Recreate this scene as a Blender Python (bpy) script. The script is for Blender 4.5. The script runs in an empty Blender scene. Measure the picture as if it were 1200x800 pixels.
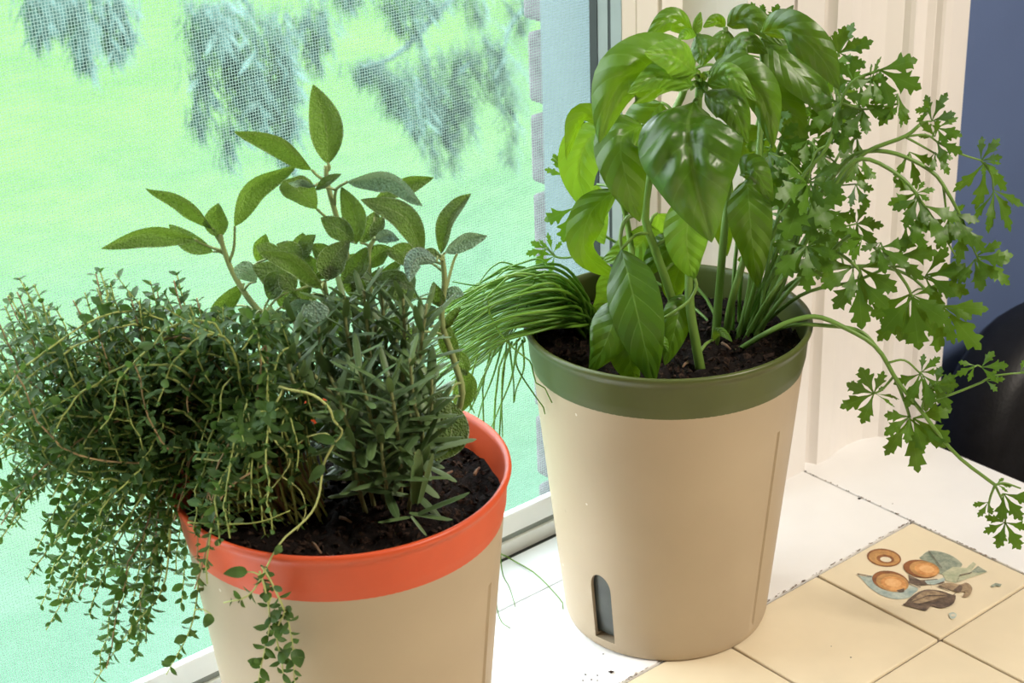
import bpy, bmesh, math, random
from mathutils import Vector, Matrix, noise

# ------------------------------------------------------------------ camera, world, lights, exposure
sc = bpy.context.scene
COL = sc.collection
FPX = 2047.74                      # focal length in pixels of the 1200 x 800 frame
CAM = Vector((-0.9406, -0.6836, 0.6804))
F = Vector((0.5752, 0.7020, -0.4200)).normalized()
Rt = Vector((0.7636, -0.6449, -0.0321)); Rt = (Rt - F * Rt.dot(F)).normalized()
Dn = F.cross(Rt)
cam_d = bpy.data.cameras.new('camera'); cam = bpy.data.objects.new('camera', cam_d); COL.objects.link(cam)
cam_d.sensor_fit = 'HORIZONTAL'; cam_d.sensor_width = 36; cam_d.lens = FPX / 1200 * 36
cam_d.clip_start = 0.02; cam_d.clip_end = 200
cam.matrix_world = Matrix(((Rt.x, -Dn.x, -F.x, CAM.x), (Rt.y, -Dn.y, -F.y, CAM.y), (Rt.z, -Dn.z, -F.z, CAM.z), (0, 0, 0, 1)))
cam_d.dof.use_dof = True; cam_d.dof.focus_distance = 1.06; cam_d.dof.aperture_fstop = 18
sc.camera = cam

world = bpy.data.worlds.new('sky'); sc.world = world; world.use_nodes = True
wn = world.node_tree.nodes; wl = world.node_tree.links
wn['Background'].inputs[0].default_value = (0.84, 0.94, 1.0, 1)
wn['Background'].inputs[1].default_value = 7.5

def light(name, kind, loc, direction, energy, color, **kw):
    d = bpy.data.lights.new(name, kind); o = bpy.data.objects.new(name, d); COL.objects.link(o)
    o.location = loc; o.rotation_euler = Vector(direction).to_track_quat('-Z', 'Y').to_euler()
    d.energy = energy; d.color = color
    for k, v in kw.items(): setattr(d, k, v)
    return o
light('sun', 'SUN', (0, -4, 8), (0.45, 0.75, -0.9), 4.4, (1.0, 0.95, 0.84), angle=0.02)
light('ceiling_lamp', 'AREA', (0.25, -1.25, 1.52), (-0.3, 0.75, -1), 36, (1.0, 0.90, 0.78), shape='DISK', size=0.45)
portal = light('window_portal', 'AREA', (-0.68, 0.30, 0.50), (0, -1, 0), 1, (1, 1, 1), shape='RECTANGLE', size=1.06, size_y=0.98)
portal.data.cycles.is_portal = True

vs = sc.view_settings
vs.view_transform = 'Standard'; vs.look = 'None'; vs.gamma = 1.0; vs.use_curve_mapping = False
vs.exposure = 0.12
sc.cycles.use_denoising = True
sc.cycles.max_bounces = 10; sc.cycles.transparent_max_bounces = 12; sc.cycles.diffuse_bounces = 5
sc.cycles.sample_clamp_indirect = 6

# ------------------------------------------------------------------ pixel -> world helpers
def ray(px, py): return F + Rt * ((px - 600) / FPX) + Dn * ((py - 400) / FPX)
def onz(px, py, z): d = ray(px, py); return CAM + d * ((z - CAM.z) / d.z)
def ony(px, py, y): d = ray(px, py); return CAM + d * ((y - CAM.y) / d.y)
FH = Vector((F.x, F.y, 0)).normalized()
def onplane(px, py, axis, d):      # vertical plane through a pot's axis, moved back by d metres
    r = ray(px, py); a = Vector((axis[0], axis[1], 0)) + FH * d
    return CAM + r * ((a - CAM).dot(FH) / r.dot(FH))
def ppm(p): return FPX / (p - CAM).dot(F)     # pixels per metre at a point

POT_R = (-0.2133, 0.0458); POT_L = (-0.4824, 0.0261)
RIM_Z = 0.2191; SOIL_Z = 0.199

# ------------------------------------------------------------------ mesh helpers
def mesh_obj(name, verts, faces, mat, parent=None, smooth=True, uv=None, mats=None):
    off = parent_world(parent)
    me = bpy.data.meshes.new(name)
    me.from_pydata([tuple(Vector(v) - off) for v in verts], [], faces)
    if smooth: me.polygons.foreach_set('use_smooth', [True] * len(me.polygons))
    if uv is not None:
        ul = me.uv_layers.new(name='UVMap')
        for lp in me.loops: ul.data[lp.index].uv = uv[lp.vertex_index]
    me.materials.append(mat)
    me.update()
    o = bpy.data.objects.new(name, me); COL.objects.link(o)
    if parent: o.parent = parent
    return o
def parent_world(p):
    v = Vector((0, 0, 0))
    while p: v = v + p.location; p = p.parent
    return v
def tag(o, label, cat=None, group=None, kind=None):
    if label: o['label'] = label
    if cat: o['category'] = cat
    if group: o['group'] = group
    if kind: o['kind'] = kind
    return o
def empty(name, loc, label, cat, group=None, kind=None):
    o = bpy.data.objects.new(name, None); COL.objects.link(o); o.location = loc; o.empty_display_size = 0.02
    return tag(o, label, cat, group, kind)
class MB:
    def __init__(s): s.v = []; s.f = []; s.uv = []
    def add(s, v, f, uv=None):
        k = len(s.v); s.v += list(v); s.f += [tuple(i + k for i in q) for q in f]; s.uv += list(uv) if uv else [(0, 0)] * len(v)
    def build(s, name, mat, parent=None, smooth=True): return mesh_obj(name, s.v, s.f, mat, parent, smooth, s.uv)
def box_data(x0, x1, y0, y1, z0, z1, bev=0.0):
    bm = bmesh.new(); bmesh.ops.create_cube(bm, size=1)
    for v in bm.verts: v.co = Vector((x0 + (v.co.x + .5) * (x1 - x0), y0 + (v.co.y + .5) * (y1 - y0), z0 + (v.co.z + .5) * (z1 - z0)))
    if bev > 0: bmesh.ops.bevel(bm, geom=bm.edges[:] , offset=bev, segments=2, affect='EDGES', profile=0.5)
    bm.normal_update(); bm.verts.index_update()
    r = [v.co.copy() for v in bm.verts], [tuple(v.index for v in f.verts) for f in bm.faces]
    bm.free(); return r
def box(name, x0, x1, y0, y1, z0, z1, mat, parent=None, bev=0.0):
    v, f = box_data(x0, x1, y0, y1, z0, z1, bev); return mesh_obj(name, v, f, mat, parent, smooth=False)
def catmull(pts, n):
    pts = [Vector(p) for p in pts]
    if len(pts) == 2: return [pts[0].lerp(pts[1], i / (n - 1)) for i in range(n)]
    P = [pts[0] * 2 - pts[1]] + pts + [pts[-1] * 2 - pts[-2]]
    seg = len(pts) - 1; out = []
    for i in range(n):
        t = i / (n - 1) * seg; k = min(int(t), seg - 1); t -= k
        a, b, c, d = P[k:k + 4]
        out.append(0.5 * (b * 2 + (c - a) * t + (a * 2 - b * 5 + c * 4 - d) * t * t + (b * 3 - a - c * 3 + d) * t ** 3))
    return out
def tube_data(path, r0, r1, sides=6, mid=None):
    n = len(path); v = []; f = []; uv = []
    N = None
    for i, p in enumerate(path):
        T = (path[min(i + 1, n - 1)] - path[max(i - 1, 0)]).normalized()
        if N is None: N = T.orthogonal().normalized()
        N = (N - T * N.dot(T)); N = N.normalized() if N.length > 1e-6 else T.orthogonal().normalized()
        B = T.cross(N); t = i / (n - 1); r = r0 + (r1 - r0) * t
        if mid: r = mid(t)
        for k in range(sides):
            a = 2 * math.pi * k / sides
            v.append(p + (N * math.cos(a) + B * math.sin(a)) * r); uv.append((t, k / sides))
    for i in range(n - 1):
        for k in range(sides):
            a = i * sides + k; b = i * sides + (k + 1) % sides
            f.append((a, b, b + sides, a + sides))
    f.append(tuple(range(sides))[::-1]); f.append(tuple((n - 1) * sides + k for k in range(sides)))
    return v, f, uv
def tube(name, path, r0, r1, mat, parent=None, sides=6, mid=None):
    v, f, uv = tube_data(path, r0, r1, sides, mid); return mesh_obj(name, v, f, mat, parent, True, uv)

# ------------------------------------------------------------------ materials
def new_mat(name):
    m = bpy.data.materials.new(name); m.use_nodes = True
    nt = m.node_tree; return m, nt, nt.nodes, nt.links, nt.nodes['Principled BSDF']
def mathn(nt, op, a, b=None, c=None):
    n = nt.nodes.new('ShaderNodeMath'); n.operation = op
    for i, x in enumerate((a, b, c)):
        if x is None: continue
        if isinstance(x, (int, float)): n.inputs[i].default_value = x
        else: nt.links.new(x, n.inputs[i])
    return n.outputs[0]
def mixc(nt, fac, a, b):
    n = nt.nodes.new('ShaderNodeMix'); n.data_type = 'RGBA'
    for i, x in ((0, fac), (6, a), (7, b)):
        if isinstance(x, (int, float)): n.inputs[i].default_value = x
        elif isinstance(x, tuple): n.inputs[i].default_value = (*x, 1)
        else: nt.links.new(x, n.inputs[i])
    return n.outputs[2]
def noisen(nt, scale, detail=3, vec=None, rough=0.5):
    n = nt.nodes.new('ShaderNodeTexNoise'); n.inputs['Scale'].default_value = scale; n.inputs['Detail'].default_value = detail
    n.inputs['Roughness'].default_value = rough
    if vec: nt.links.new(vec, n.inputs['Vector'])
    return n.outputs['Fac']
def ramp(nt, fac, stops):
    n = nt.nodes.new('ShaderNodeValToRGB'); e = n.color_ramp.elements
    while len(e) < len(stops): e.new(0.5)
    for el, (p, c) in zip(e, stops): el.position = p; el.color = (*c, 1) if len(c) == 3 else c
    nt.links.new(fac, n.inputs[0]); return n.outputs[0]
def bumpn(nt, h, strength, dist=0.001, bsdf=None):
    n = nt.nodes.new('ShaderNodeBump'); n.inputs['Strength'].default_value = strength; n.inputs['Distance'].default_value = dist
    nt.links.new(h, n.inputs['Height'])
    if bsdf: nt.links.new(n.outputs[0], bsdf.inputs['Normal'])
    return n.outputs[0]
def objco(nt):
    return nt.nodes.new('ShaderNodeTexCoord').outputs['Object']
def plain(name, col, rough=0.5, var=0.06, scale=40, bump=0.0, bscale=300, spec=0.5, metal=0):
    m, nt, N, L, b = new_mat(name)
    co = objco(nt); n = noisen(nt, scale, 4, co)
    c2 = tuple(max(0, x * (1 - var * 2)) for x in col); c3 = tuple(min(1, x * (1 + var)) for x in col)
    L.new(ramp(nt, n, [(0.3, c2), (0.7, c3)]), b.inputs['Base Color'])
    b.inputs['Roughness'].default_value = rough; b.inputs['Specular IOR Level'].default_value = spec; b.inputs['Metallic'].default_value = metal
    if bump: bumpn(nt, noisen(nt, bscale, 3, co), bump, 0.001, b)
    return m

def leaf_mat(name, dark, lit, trans, rough=0.45, tfac=0.35, veins=0, vein_col=None, pebble=0, rand='object', coat=0.0, edge=None, spec=0.5):
    m, nt, N, L, b = new_mat(name)
    out = N['Material Output']
    if rand == 'object': r = N.new('ShaderNodeObjectInfo').outputs['Random']
    else: r = N.new('ShaderNodeNewGeometry').outputs['Random Per Island']
    co = objco(nt)
    f = mathn(nt, 'ADD', mathn(nt, 'MULTIPLY', r, 0.6), mathn(nt, 'MULTIPLY', noisen(nt, 60, 3, co), 0.45))
    col = mixc(nt, f, dark, lit)
    tcol = mixc(nt, r, trans, tuple(x * 0.75 for x in trans))
    uvn = N.new('ShaderNodeTexCoord'); sep = N.new('ShaderNodeSeparateXYZ'); L.new(uvn.outputs['UV'], sep.inputs[0])
    u = sep.outputs[0]; v = mathn(nt, 'ABSOLUTE', sep.outputs[1])
    h = None
    if vein_col:
        midm = mathn(nt, 'LESS_THAN', v, 0.035)
        if veins:
            ph = mathn(nt, 'FRACT', mathn(nt, 'SUBTRACT', mathn(nt, 'MULTIPLY', u, veins), mathn(nt, 'MULTIPLY', v, veins * 0.22)))
            tri = mathn(nt, 'ABSOLUTE', mathn(nt, 'SUBTRACT', ph, 0.5))
            sv = mathn(nt, 'LESS_THAN', tri, 0.035)
            sv = mathn(nt, 'MULTIPLY', sv, mathn(nt, 'LESS_THAN', v, 0.9))
            midm = mathn(nt, 'MAXIMUM', midm, mathn(nt, 'MULTIPLY', sv, 0.55))
            h = tri
        col = mixc(nt, mathn(nt, 'MULTIPLY', midm, 0.6), col, vein_col)
        tcol = mixc(nt, mathn(nt, 'MULTIPLY', midm, 0.5), tcol, tuple(x * 0.6 for x in trans))
    if edge:
        em = mathn(nt, 'GREATER_THAN', v, 0.93)
        col = mixc(nt, mathn(nt, 'MULTIPLY', em, 0.55), col, edge)
    L.new(col, b.inputs['Base Color']); b.inputs['Roughness'].default_value = rough
    b.inputs['Specular IOR Level'].default_value = spec
    b.inputs['Coat Weight'].default_value = coat; b.inputs['Coat Roughness'].default_value = 0.3
    if pebble:
        vo = N.new('ShaderNodeTexVoronoi'); vo.inputs['Scale'].default_value = pebble; L.new(co, vo.inputs['Vector'])
        bumpn(nt, vo.outputs['Distance'], 1.0, 0.003, b)
    elif h is not None: bumpn(nt, h, 0.6, 0.003, b)
    tr = N.new('ShaderNodeBsdfTranslucent'); L.new(tcol, tr.inputs['Color'])
    mx = N.new('ShaderNodeMixShader'); mx.inputs[0].default_value = tfac
    L.new(b.outputs[0], mx.inputs[1]); L.new(tr.outputs[0], mx.inputs[2]); L.new(mx.outputs[0], out.inputs['Surface'])
    return m

M = {}
M['basil'] = leaf_mat('basil_leaf', (0.024, 0.075, 0.004), (0.076, 0.168, 0.008), (0.36, 0.60, 0.01), 0.36, 0.24, 6, (0.15, 0.27, 0.05), coat=0.3)
M['basil_young'] = leaf_mat('young_basil_leaf', (0.075, 0.19, 0.012), (0.13, 0.28, 0.025), (0.42, 0.68, 0.03), 0.36, 0.32, 7, (0.26, 0.42, 0.08), coat=0.25)
M['basil_stem'] = leaf_mat('basil_stem', (0.13, 0.24, 0.04), (0.20, 0.32, 0.06), (0.3, 0.5, 0.05), 0.4, 0.15)
M['parsley'] = leaf_mat('parsley_leaf', (0.018, 0.064, 0.004), (0.082, 0.20, 0.008), (0.32, 0.58, 0.015), 0.45, 0.26, 0, (0.13, 0.26, 0.04))
M['parsley_stem'] = leaf_mat('parsley_stem', (0.13, 0.25, 0.04), (0.18, 0.32, 0.06), (0.3, 0.5, 0.05), 0.4, 0.15)
M['sage'] = leaf_mat('sage_leaf', (0.066, 0.115, 0.034), (0.165, 0.225, 0.095), (0.28, 0.46, 0.04), 0.7, 0.20, 0, (0.36, 0.42, 0.24), pebble=800, edge=(0.50, 0.56, 0.46))
M['sage_silver'] = leaf_mat('silver_sage_leaf', (0.20, 0.36, 0.28), (0.36, 0.54, 0.46), (0.35, 0.5, 0.2), 0.8, 0.2, 0, (0.5, 0.56, 0.45), pebble=800, edge=(0.55, 0.6, 0.5))
M['sage_stem'] = plain('sage_stem', (0.26, 0.32, 0.12), 0.7)
M['rosemary'] = leaf_mat('rosemary_leaf', (0.036, 0.080, 0.026), (0.155, 0.25, 0.085), (0.2, 0.34, 0.06), 0.5, 0.10, 0, (0.20, 0.29, 0.14), edge=(0.20, 0.26, 0.17))
M['rosemary_stem'] = plain('rosemary_stem', (0.22, 0.24, 0.09), 0.7)
M['thyme'] = leaf_mat('thyme_leaf', (0.022, 0.062, 0.014), (0.085, 0.155, 0.040), (0.18, 0.36, 0.04), 0.55, 0.18, 0, (0.10, 0.17, 0.05), spec=0.3)
M['thyme_island'] = leaf_mat('thyme_small_leaves', (0.020, 0.056, 0.013), (0.080, 0.150, 0.040), (0.18, 0.36, 0.04), 0.55, 0.18, 0, None, rand='island', spec=0.3)
M['thyme_stem'] = plain('thyme_stem', (0.36, 0.42, 0.11), 0.6)
M['thyme_pale_stem'] = plain('thyme_pale_stem', (0.46, 0.50, 0.17), 0.55)
M['thyme_wood'] = plain('thyme_woody_stem', (0.34, 0.23, 0.11), 0.7)
M['chive'] = leaf_mat('chive_blade', (0.045, 0.14, 0.015), (0.20, 0.40, 0.040), (0.3, 0.55, 0.03), 0.35, 0.15)
M['soil'] = plain('potting_soil', (0.010, 0.006, 0.0045), 0.95, 0.35, 400, 1.0, 700, 0.2)
M['crumb'] = plain('soil_crumbs', (0.030, 0.017, 0.011), 0.95, 0.7, 600, 0.6, 900, 0.2)
M['bark'] = plain('bark_chip', (0.22, 0.13, 0.075), 0.85, 0.3, 200)
M['orange'] = plain('orange_plastic', (0.66, 0.085, 0.022), 0.42, 0.04, 30, 0.03, 900)
M['green'] = plain('green_plastic', (0.074, 0.092, 0.017), 0.40, 0.05, 30, 0.03, 900)
def pot_mat():
    m, nt, N, L, b = new_mat('cream_plastic')
    co = objco(nt)
    base = ramp(nt, noisen(nt, 14, 4, co), [(0.3, (0.445, 0.35, 0.24)), (0.7, (0.49, 0.39, 0.27))])
    spots = N.new('ShaderNodeTexVoronoi'); spots.inputs['Scale'].default_value = 55; L.new(co, spots.inputs['Vector'])
    sm = mathn(nt, 'LESS_THAN', spots.outputs['Distance'], 0.055)
    sm = mathn(nt, 'MULTIPLY', sm, mathn(nt, 'GREATER_THAN', noisen(nt, 25, 2, co), 0.55))
    c = mixc(nt, mathn(nt, 'MULTIPLY', sm, 0.6), base, (0.80, 0.75, 0.66))
    smu = mathn(nt, 'GREATER_THAN', noisen(nt, 38, 5, co, 0.6), 0.71)
    c = mixc(nt, mathn(nt, 'MULTIPLY', smu, 0.35), c, (0.30, 0.24, 0.17))
    L.new(c, b.inputs['Base Color']); b.inputs['Roughness'].default_value = 0.48; b.inputs['Specular IOR Level'].default_value = 0.35
    bumpn(nt, noisen(nt, 1200, 2, co), 0.05, 0.0005, b); return m
M['cream'] = pot_mat()
M['gauge'] = plain('smoked_gauge_plastic', (0.055, 0.065, 0.058), 0.28, 0.15, 60)
M['tile'] = plain('cream_glazed_tile', (0.82, 0.71, 0.51), 0.30, 0.025, 25, 0.05, 120)
M['board'] = plain('white_painted_board', (0.87, 0.865, 0.865), 0.42, 0.015, 20, 0.10, 90)
M['grout'] = plain('grout', (0.20, 0.155, 0.11), 0.95, 0.3, 300, 0.5, 500)
M['flake'] = plain('flaked_paint', (0.26, 0.20, 0.16), 0.9, 0.6, 500, 0.6, 700)
M['vinyl'] = plain('white_vinyl', (0.84, 0.86, 0.86), 0.4, 0.02, 30)
M['greyvinyl'] = plain('grey_vinyl', (0.22, 0.24, 0.22), 0.5, 0.04, 30)
M['jamb'] = plain('blue_grey_frame', (0.145, 0.19, 0.215), 0.5, 0.03, 30)
M['black'] = plain('black_gasket', (0.005, 0.006, 0.006), 0.5, 0.1)
M['trim'] = plain('white_gloss_trim', (0.86, 0.82, 0.78), 0.38, 0.02, 12, 0.04, 60)
M['wallpaint'] = plain('warm_white_wall', (0.74, 0.68, 0.60), 0.9, 0.02, 8)
M['bluewall'] = plain('slate_blue_wall', (0.135, 0.20, 0.39), 0.85, 0.03, 8, 0.2, 300)
M['ceil'] = plain('white_ceiling', (0.8, 0.78, 0.74), 0.95, 0.02, 6)
M['floor'] = plain('brown_floor', (0.16, 0.11, 0.08), 0.6, 0.2, 10)
M['chair'] = plain('black_leather', (0.010, 0.010, 0.012), 0.5, 0.2, 60, 0.3, 300)
M['brick'] = plain('brown_grey_brick', (0.155, 0.14, 0.155), 0.95, 0.2, 60, 0.8, 200)
M['mortar'] = plain('mortar', (0.20, 0.22, 0.17), 0.95, 0.1, 100, 0.8, 300)
M['bark_tree'] = plain('conifer_bark', (0.12, 0.09, 0.07), 0.95, 0.3, 12)
M['needle'] = leaf_mat('conifer_needles', (0.085, 0.175, 0.155), (0.120, 0.215, 0.185), (0.10, 0.2, 0.15), 0.7, 0.2, rand='island')
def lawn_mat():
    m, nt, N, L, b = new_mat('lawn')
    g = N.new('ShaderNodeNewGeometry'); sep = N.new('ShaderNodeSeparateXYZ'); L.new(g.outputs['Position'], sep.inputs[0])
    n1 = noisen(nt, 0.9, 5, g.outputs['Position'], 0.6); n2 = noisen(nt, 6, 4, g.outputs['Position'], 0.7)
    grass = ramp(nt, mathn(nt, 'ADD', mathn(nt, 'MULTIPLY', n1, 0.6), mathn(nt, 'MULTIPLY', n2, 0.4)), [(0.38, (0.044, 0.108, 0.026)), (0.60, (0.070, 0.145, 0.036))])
    near = ramp(nt, n2, [(0.3, (0.066, 0.138, 0.090)), (0.7, (0.084, 0.165, 0.110))])  # bluish skylit shade beside the house, mixed into the lawn's own colour
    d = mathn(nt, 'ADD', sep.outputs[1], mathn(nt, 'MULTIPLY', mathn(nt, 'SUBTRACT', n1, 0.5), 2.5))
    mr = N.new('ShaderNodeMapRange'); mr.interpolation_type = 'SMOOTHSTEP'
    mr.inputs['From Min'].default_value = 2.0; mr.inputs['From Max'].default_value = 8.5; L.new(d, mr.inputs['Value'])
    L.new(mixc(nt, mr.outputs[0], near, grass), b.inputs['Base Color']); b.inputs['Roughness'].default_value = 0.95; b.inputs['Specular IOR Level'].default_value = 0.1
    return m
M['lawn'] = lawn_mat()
def screen_mat():
    m, nt, N, L, b = new_mat('insect_screen_mesh')
    co = objco(nt); sep = N.new('ShaderNodeSeparateXYZ'); L.new(co, sep.inputs[0])
    P = 0.0019
    def strands(x): return mathn(nt, 'LESS_THAN', mathn(nt, 'FRACT', mathn(nt, 'DIVIDE', mathn(nt, 'ADD', x, 10.0), P)), 0.19)
    mask = mathn(nt, 'MAXIMUM', strands(sep.outputs[0]), strands(sep.outputs[2]))
    dust = mathn(nt, 'MULTIPLY', mathn(nt, 'GREATER_THAN', noisen(nt, 22, 5, co, 0.65), 0.72), 0.10)
    fac = mathn(nt, 'MINIMUM', mathn(nt, 'ADD', mask, dust), 1.0)
    b.inputs['Base Color'].default_value = (0.15, 0.20, 0.17, 1); b.inputs['Roughness'].default_value = 0.7
    tl = N.new('ShaderNodeBsdfTranslucent'); tl.inputs['Color'].default_value = (0.22, 0.29, 0.25, 1)
    m0 = N.new('ShaderNodeMixShader'); m0.inputs[0].default_value = 0.5; L.new(b.outputs[0], m0.inputs[1]); L.new(tl.outputs[0], m0.inputs[2])
    tr = N.new('ShaderNodeBsdfTransparent')
    mx = N.new('ShaderNodeMixShader'); L.new(fac, mx.inputs[0]); L.new(tr.outputs[0], mx.inputs[1]); L.new(m0.outputs[0], mx.inputs[2])
    L.new(mx.outputs[0], N['Material Output'].inputs['Surface']); return m
M['screen'] = screen_mat()

# ------------------------------------------------------------------ room shell and outdoors
def struct(o, label=None, cat=None): o['kind'] = 'structure'; return tag(o, label, cat) if label else o
XL, XR, YB, ZF, ZC = -2.4, 2.2, -3.2, -0.92, 1.6
YW = 0.125                                   # room face of the window wall
OPX0, OPX1, OPZ0, OPZ1 = -1.22, -0.158, 0.0, 1.0
def wall_window():
    mb = MB()
    for a in ((XL, OPX0, YW, 0.19, ZF, ZC), (OPX1 + .014, 0.168, 0.147, 0.19, ZF, ZC), (OPX0, OPX1 + .002, YW + .04, 0.19, OPZ1, ZC), (OPX0, OPX1 + .002, 0.124, 0.238, ZF, -0.06)):
        mb.add(*box_data(*a))
    o = mb.build('wall_window', M['wallpaint'], None, False)
    return struct(o, 'warm white wall holding the screened kitchen window', 'wall')
wall_window()
struct(box('wall_right', XR, XR + .1, YB, 0.33, ZF, ZC, M['wallpaint']), 'warm white side wall of the kitchen', 'wall')
struct(box('wall_left', XL - .1, XL, YB, 0.19, ZF, ZC, M['wallpaint']), 'warm white wall at the far side of the kitchen', 'wall')
struct(box('wall_back', XL - .1, XR + .1, YB - .1, YB, ZF, ZC, M['wallpaint']), 'warm white rear wall of the kitchen', 'wall')
struct(box('wall_blue', 0.168, XR + .1, 0.30, 0.33, ZF, ZC, M['bluewall']), 'slate blue wall in shade behind the counter end', 'wall')
struct(box('wall_return', 0.10, 0.168, 0.19, 0.33, ZF, ZC, M['wallpaint']), 'wall return joining the window wall to the blue wall', 'wall')
struct(box('floor', XL - .1, XR + .1, YB - .1, 0.33, ZF - .1, ZF, M['floor']), 'dark brown kitchen floor', 'floor')
struct(box('ceiling', XL - .1, XR + .1, YB - .1, 0.33, ZC, ZC + .3, M['ceil']), 'white kitchen ceiling', 'ceiling')

GZ = -2.3
lawn_v = []; lawn_f = []
for j in range(31):
    for i in range(41):
        x = -12 + i * 1.1; y = 0.35 + j * 1.1
        lawn_v.append((x, y, GZ + 0.12 * noise.noise(Vector((x * .3, y * .3, 0)))))
for j in range(30):
    for i in range(40): a = j * 41 + i; lawn_f.append((a, a + 1, a + 42, a + 41))
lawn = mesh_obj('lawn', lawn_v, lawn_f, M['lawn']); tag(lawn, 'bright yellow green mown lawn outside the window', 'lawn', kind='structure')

# exterior brick return beside the window
bw = empty('wall_brick', (-0.087, 0.24, GZ), 'brown grey brick edge of the house outside the window screen', 'brick wall', kind='structure')
box('mortar_core', -0.066, 0.10, 0.245, 0.322, GZ, 1.2, M['mortar'], bw)
rng = random.Random(4)
z = -0.335 + 0.0105
brick_me = None
for k in range(16):
    zc = z + k * 0.0665
    if brick_me is None:
        b0 = box('brick', -0.087, 0.11, 0.241, 0.330, zc, zc + .0565, M['brick'], bw, 0.004); brick_me = b0
        bz0 = zc
    else:
        b1 = b0.copy(); COL.objects.link(b1); b1.location = (rng.uniform(-.003, .003), 0, zc - bz0)

# window
win = empty('window_1', (-0.69, 0.18, 0.0), 'white vinyl window with insect screen above the tiled counter', 'window', kind='structure')
def wb(name, *a, mat, bev=0.0): return box(name, *a, M[mat], win, bev)
wb('sill_stool', OPX0, -0.102, 0.1196, 0.1668, -0.025, 0.0, mat='vinyl', bev=0.0006)
wb('gasket_gap', OPX0, OPX1, 0.1664, 0.1724, -0.03, -0.002, mat='black')
wb('bottom_rail_base', OPX0, OPX1, 0.1722, 0.1800, -0.03, 0.0100, mat='vinyl', bev=0.0008)
wb('rail_groove', OPX0, OPX1, 0.1745, 0.1800, 0.0100, 0.0140, mat='greyvinyl')
wb('bottom_rail', OPX0, OPX1, 0.1735, 0.1800, 0.0140, 0.0310, mat='vinyl', bev=0.0012)
wb('outer_sill', OPX0, OPX1, 0.1800, 0.238, -0.06, -0.045, mat='vinyl', bev=0.002)
wb('outer_jamb', -0.150, -0.10, 0.1790, 0.2370, -0.03, OPZ1, mat='jamb')
wb('gasket_strip', -0.1585, -0.146, 0.1690, 0.1765, 0.0, OPZ1, mat='black')
wb('screen_track', -0.1580, -0.146, 0.1590, 0.1690, 0.0, OPZ1, mat='greyvinyl')
wb('gasket_strip', -0.1578, -0.146, 0.1555, 0.1590, 0.0, OPZ1, mat='black')
wb('inner_stop', -0.1585, -0.146, 0.1452, 0.1555, 0.0, OPZ1, mat='greyvinyl')
wb('head_rail', OPX0, OPX1, 0.150, 0.237, OPZ1 - .03, OPZ1, mat='vinyl')
wb('side_jamb', OPX0, OPX0 + .03, 0.140, 0.237, 0.0, OPZ1, mat='vinyl')
mesh_obj('insect_screen', [(OPX0 + .02, .1775, .028), (-.1495, .1775, .028), (-.1495, .1775, OPZ1 - .02), (OPX0 + .02, .1775, OPZ1 - .02)], [(0, 1, 2, 3)], M['screen'], win, False)

# casing at the right of the window, one extruded profile for each board
def profile_board(name, pts, z0, z1, mat, parent, back=0.15):
    v = []; f = []
    for (x, y) in pts: v += [(x, y, z0), (x, y, z1)]
    n = len(pts)
    for i in range(n - 1): f.append((2 * i, 2 * i + 2, 2 * i + 3, 2 * i + 1))
    v += [(pts[0][0], back, z0), (pts[0][0], back, z1), (pts[-1][0], back, z0), (pts[-1][0], back, z1)]
    k = 2 * n; f += [(k, 0, 1, k + 1), (2 * n - 2, k + 2, k + 3, 2 * n - 1), (k + 2, k, k + 1, k + 3)]
    f.append(tuple([2 * i + 1 for i in range(n)] + [k + 3, k + 1])); f.append(tuple([k, k + 2] + [2 * i for i in range(n)][::-1]))
    return mesh_obj(name, v, f, mat, parent, False)
trim = empty('trim_1', (-0.09, 0.15, 0.0), 'fluted cream white window casing beside the screened window', 'trim', kind='structure')
profile_board('inner_casing', [(-.158, .1450), (-.1460, .1450), (-.1455, .1460), (-.1448, .1460), (-.1443, .1450), (-.1252, .1450), (-.1246, .1480), (-.1224, .1480), (-.1218, .1442), (-.1022, .1442)], 0.0, ZC, M['trim'], trim, .149)
def cyc(x0, x1, y, dep, n=5): return [(x0 + (x1 - x0) * i / n, y + dep * math.sin(math.pi * i / n)) for i in range(n + 1)]
outer = [(-.1022, .1455), (-.1016, .1450), (-.0900, .1240), (-.0784, .1062)] + [(-.0320, .1060)] + cyc(-.0316, -.0282, .1060, .0060, 4) + [(-.002, .1060)] + cyc(.0005, .0150, .1060, .0110) + [(.030, .1055), (.045, .1095), (.058, .1110), (.074, .1090), (.086, .1030)] + cyc(.0865, .0985, .1030, -.0070) + [(.0995, .1110), (.112, .1125), (.124, .1105), (.1285, .1060)] + cyc(.1290, .1365, .1060, -.0060, 4) + [(.139, .1100), (.150, .1060), (.1702, .1055)]
profile_board('outer_casing', outer, 0.0, ZC, M['trim'], trim, .149)
profile_board('lower_casing', [(0.108, .1075), (.1702, .1075)], ZF, 0.0, M['trim'], trim, .149)

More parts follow.
